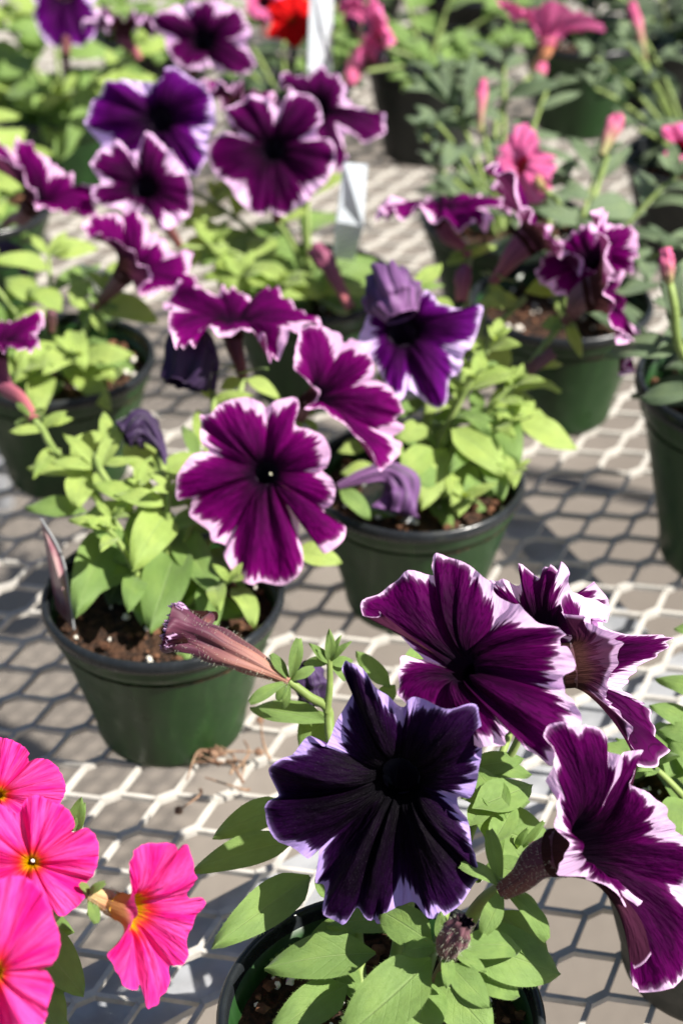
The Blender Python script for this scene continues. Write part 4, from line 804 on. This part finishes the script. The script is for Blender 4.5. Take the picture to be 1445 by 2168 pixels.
Tp = plant('leafy petunia with purple flowers in the top left corner', pT)
bush(Tp, pT, [(170, .06, .05), (200, .06, .04), (240, .05, .04), (280, .05, .04), (320, .06, .04), (0, .06, .06), (100, .05, .08), (140, .06, .07), (220, .07, .06)], .06, lw=.42, m='leaf', m2='leaf_lime', seed=90, step=.014)
for b_, t_, w in (((60, 130, .13), (-5, 160, .125), 60), ((90, 190, .12), (10, 200, .115), 60), ((60, 160, .12), (20, 120, .13), 60), ((190, 230, .11), (140, 320, .10), 40), ((160, 280, .10), (120, 340, .09), 44), ((210, 200, .12), (150, 215, .115), 50)): pleaf(Tp, b_, t_, w)
TA = [(323, 45), (340, 25), (379, 10, 2, 'c'), (440, 0), (475, 8, 2, 'c'), (505, 20), (531, 66), (520, 90, 3, 'c'), (541, 136), (510, 160), (450, 145, 3, 'c'), (384, 141), (352, 100), (350, 80, 3, 'c')]
traced(Tp, (428, 82), 0.190, -88, 34, TA, (380, 200, .14), 'plum', rt=.006, seed=91, NA=110, NR=16, ruf=.004, rough_off=.004, sep=False)
TB = [(75, 10), (71, 30), (96, 86), (141, 99), (192, 86), (206, 40), (200, 0, 2, 'c'), (260, -60), (200, -130, 3, 'c'), (100, -140), (40, -80, 3, 'c')]
traced(Tp, (135, -30), 0.19, -90, 40, TB, (140, 150, .14), 'violet', rt=.008, seed=92, NA=100, NR=14, sep=False, stig=False)
formed(Tp, PZ(262, 35, .185), 80, 66, .034, PZ(296, 125, .155), 'plum', recurve=.15, seed=93, NA=100, NR=14, stig=False, tube='tube_rose', wav=.25, sep=False)
for p_ in ((380, 200, .14), (140, 150, .14), (296, 125, .155)): stem(Tp, [pT, (pT + PZ(*p_)) / 2 + [0, 0, .01], PZ(*p_)], .002, .0016)
Yp = plant('plant with one red flower and small leaves beside the white stake', pY)
bush(Yp, pY, [(40, .06, .05), (90, .06, .07), (140, .06, .06), (200, .06, .05), (0, .06, .04), (300, .04, .04), (60, .08, .05)], .045, m='leaf_shade_dark', m2='leaf', seed=94, step=.014)
RD = [(566, 16), (594, -4), (625, -12), (652, 0), (662, 30, 2, 'c'), (666, 60), (646, 80), (628, 102), (602, 86, 2, 'c'), (566, 76), (576, 45, 2, 'c')]
traced(Yp, (618, 42), 0.165, -80, 35, RD, (620, 140, .13), 'red', rt=.0015, deep=.004, seed=95, NA=80, NR=14, sep=False)
stem(Yp, [pY, PZ(620, 140, .13)], .002, .0017)
formed(Yp, PZ(560, -5, .15), -90, 40, .02, PZ(560, 80, .12), 'pink_pale', seed=96, NA=60, NR=10, sep=False, stig=False)
Up = plant('plant with red pink flowers in the black pot at the top', pU)
bush(Up, pU, [(0, .06, .05), (60, .07, .07), (120, .06, .07), (180, .05, .04), (300, .05, .02), (330, .07, .03)], .06, m='leaf', seed=97, step=.015)
for c_, R_, s_, az_ in (((815, 35, .17), .024, 98, 20), ((770, 90, .15), .018, 99, 150), ((760, 20, .16), .018, 100, 70)):
    T_ = PZ(*c_); formed(Up, T_, az_, 25, R_, T_ + [0.0, .02, -.03], 'pink_pale', seed=s_, NA=70, NR=12, sep=False, stig=False, recurve=.3, wav=.2); stem(Up, [pU, T_ + [0, .02, -.03]], .002, .0016)
wilted(Up, [PZ(750, 100, .14), PZ(748, 140, .13), PZ(742, 180, .12)], [.002, .005, .006, .003], 'tube_pink', 101, name='flower_bud', crumple=.2)
Vp = plant('shaded green plant in the green pot at the top right', pV)
bush(Vp, pV, [(60, .07, .06), (120, .06, .06), (90, .05, .08)], .055, m='leaf_shade_dark', seed=102, step=.02)
Xp = plant('dense plant with shade-darkened leaves and pink flowers at the right edge', pX)
bush(Xp, pX, [(180, .08, .07), (150, .09, .08), (120, .08, .09), (90, .06, .1), (210, .06, .05), (60, .06, .08), (165, .06, .1), (240, .05, .05)], .05, lw=.22, m='leaf_shade_dark', m2='leaf_grey', seed=103, step=.017)
PK3 = [(1400, 270), (1430, 262), (1470, 265, 2, 'c'), (1500, 300), (1490, 350, 2, 'c'), (1440, 347), (1408, 335), (1405, 322), (1425, 310, 2, 'c'), (1405, 292)]
traced(Xp, (1448, 308), 0.165, -80, 35, PK3, (1470, 380, .13), 'pink_pale', rt=.005, seed=104, NA=80, NR=14, sep=False, stig=False)
stem(Xp, [pX, PZ(1470, 380, .13)], .002, .0016)
wilted(Xp, [PZ(1365, 130, .15), PZ(1350, 60, .17), PZ(1335, 5, .185)], [.0018, .003, .0042, .003], 'tube_pink', 105, name='flower_bud', crumple=.2)
stem(Xp, [pX, PZ(1400, 220, .12), PZ(1365, 130, .15)], .0022, .002)
# further back rows, only leaf masses show above the top edge
for i, (x, y, lab, mm) in enumerate(((330, 60, 'leafy plant in shade behind the top purple flower', 'leaf'), (1010, -30, 'leafy plant behind the pale pink trumpet at the top edge', 'leaf_shade_dark'), (1420, 60, 'dark leafy plant in the top right corner', 'leaf_shade_dark'), (740, -40, 'leafy plant behind the white stake at the top edge', 'leaf_shade_dark'))):
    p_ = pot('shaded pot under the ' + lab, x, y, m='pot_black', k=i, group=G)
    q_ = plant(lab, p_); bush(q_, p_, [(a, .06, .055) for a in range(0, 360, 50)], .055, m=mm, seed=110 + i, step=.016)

# ------------------------------------------------------------------ plant tags
def card(name, label, pts, m, th=0.0007, group='plant tags'):
    P = [np.asarray(p) for p in pts]; c = sum(P) / len(P); n = unit(np.cross(P[1] - P[0], P[-1] - P[0])); k = len(P)
    V = [p - c + n * th / 2 for p in P] + [p - c - n * th / 2 for p in P]
    F = [tuple(range(k)), tuple(range(2 * k - 1, k - 1, -1))] + [(i, i + k, (i + 1) % k + k, (i + 1) % k) for i in range(k)]
    o = link(name, mesh(name, V, F, False), None, m); o.location = tuple(c); o['label'] = label; o['category'] = 'tag'; o['group'] = group
    return o
def print_mat(name, base, ink, sx, tr=0.1):
    m, nt, out = mat(name); b = NB(nt); co = b.coord('Generated'); sp = nt.nodes.new('ShaderNodeSeparateXYZ'); nt.links.new(co, sp.inputs[0])
    ln = b.math('FRACT', b.math('MULTIPLY', sp.outputs[2], 17)); w = b.noise(b.vec(b.math('MULTIPLY', sp.outputs[0], sx), 0.0, b.math('FLOOR', b.math('MULTIPLY', sp.outputs[2], 17))), 1, 2)
    f = b.math('MULTIPLY', b.math('GREATER_THAN', ln, 0.6), b.ramp(w, 0.42, 0.5)); f = b.math('MULTIPLY', f, 0.5)
    c = b.mix(f, base, ink); nt.links.new(b.thin(b.prin(c, 0.35, 0.5), c, tr), out.inputs[0]); return m
M['tag_print'] = print_mat('printed_tag', (0.74, 0.80, 0.86), (0.35, 0.42, 0.5), 30)
card('plant_tag', 'tall white printed tag behind the leaves right of the purple cluster', [PZ(727, 345, .186), PZ(776, 349, .172), PZ(768, 480, .122), PZ(748, 552, .086), PZ(704, 545, .096), PZ(711, 470, .136)], M['tag_print'])
card('plant_tag', 'white stake standing upright beside the red flower', [PZ(657, -60, .230), PZ(706, -60, .205), PZ(700, 150, .115), PZ(690, 200, .072), PZ(660, 200, .088), PZ(651, 150, .140)], M['tag_print'])
def clear_mat():
    m, nt, out = mat('clear_plastic'); b = NB(nt)
    t = nt.nodes.new('ShaderNodeBsdfTransparent'); t.inputs[0].default_value = (.9, .93, .93, 1)
    p = b.prin((0.55, 0.60, 0.58), 0.25, 0.5); x = nt.nodes.new('ShaderNodeMixShader'); n = b.noise(b.coord('Generated'), 9, 3)
    nt.links.new(b.ramp(n, 0.2, 0.8, 0.30, 0.55), x.inputs[0]); nt.links.new(t.outputs[0], x.inputs[1]); nt.links.new(p, x.inputs[2]); nt.links.new(x.outputs[0], out.inputs[0]); return m
M['clear'] = clear_mat()
card('plant_tag', 'clear plastic tag stuck in the sunlit soil of the left pot', [PZ(165, 556, .128), PZ(242, 578, .128), PZ(262, 705, .072), PZ(238, 708, .070)], M['clear'])
card('plant_tag', 'clear plastic sleeve at the front rim behind the wilted purple flower', [PZ(768, 992, .094), PZ(878, 998, .094), PZ(868, 1108, .068), PZ(766, 1092, .068)], M['clear'])
ec = PZ(874, 1000, .094); 
card('plant_tag', 'narrow white tag edge standing in the soil below the wilted purple flower', [PZ(871, 990, .097), PZ(881, 992, .097), PZ(877, 1108, .068), PZ(862, 1107, .068)], M['tagwhite'], 0.001)
def picture_mat():
    m, nt, out = mat('picture_tag'); b = NB(nt); n = b.noise(b.coord('Generated'), 3.2, 3)
    c = b.mix(b.ramp(n, .35, .65), (0.34, 0.22, 0.22), (0.20, 0.07, 0.10)); nt.links.new(b.prin(c, .3, .5), out.inputs[0]); return m
M['picture'] = picture_mat()
tA = PZ(88, 1100, .122)
cd = card('plant_tag', 'pinkish picture tag with white edge leaning at the left rim of the glossy pot', [PZ(87, 1098, .125), PZ(134, 1186, .103), PZ(157, 1332, .070), PZ(120, 1290, .074)], M['picture'], 0.0008)
V = []; e0 = [PZ(87, 1098, .1255), PZ(134, 1186, .1035), PZ(157, 1332, .0705)]
Vv, Ff, _ = sweep(spline(e0, 12), [0.0006] * 12, 6); me = mesh('tag_edge', Vv - np.array(cd.location), Ff); link('tag_edge', me, cd, M['galv'])

# ------------------------------------------------------------------ dry litter on the bench
rr = random.Random(5)
dl = thing('dried_flower_stalks', 'tangle of dried brown flower stalks lying on the mesh in front of the glossy pot', 'plant debris', PZ(470, 1620, 0.002))
for i in range(16):
    x, y = rr.gauss(475, 45), rr.gauss(1625, 30); p0 = PZ(x, y, .003 + .004 * rr.random()); d = np.array([rr.gauss(0, 1), rr.gauss(0, 1), 0]); d = unit(d)
    pts = [p0, p0 + d * .008 + [rr.gauss(0, .003), rr.gauss(0, .003), .004], p0 + d * .018 + [rr.gauss(0, .004), rr.gauss(0, .004), .002]]
    V, F, _ = sweep(spline(pts, 8), np.linspace(.0009, .0004, 8), 5); child('dry_stalk', V, F, dl, M['dry'])
    if i % 2 == 0:
        V, F = blob(pts[-1], .0022, rr, 5); child('dry_seed_head', V, F, dl, M['dry'], False)
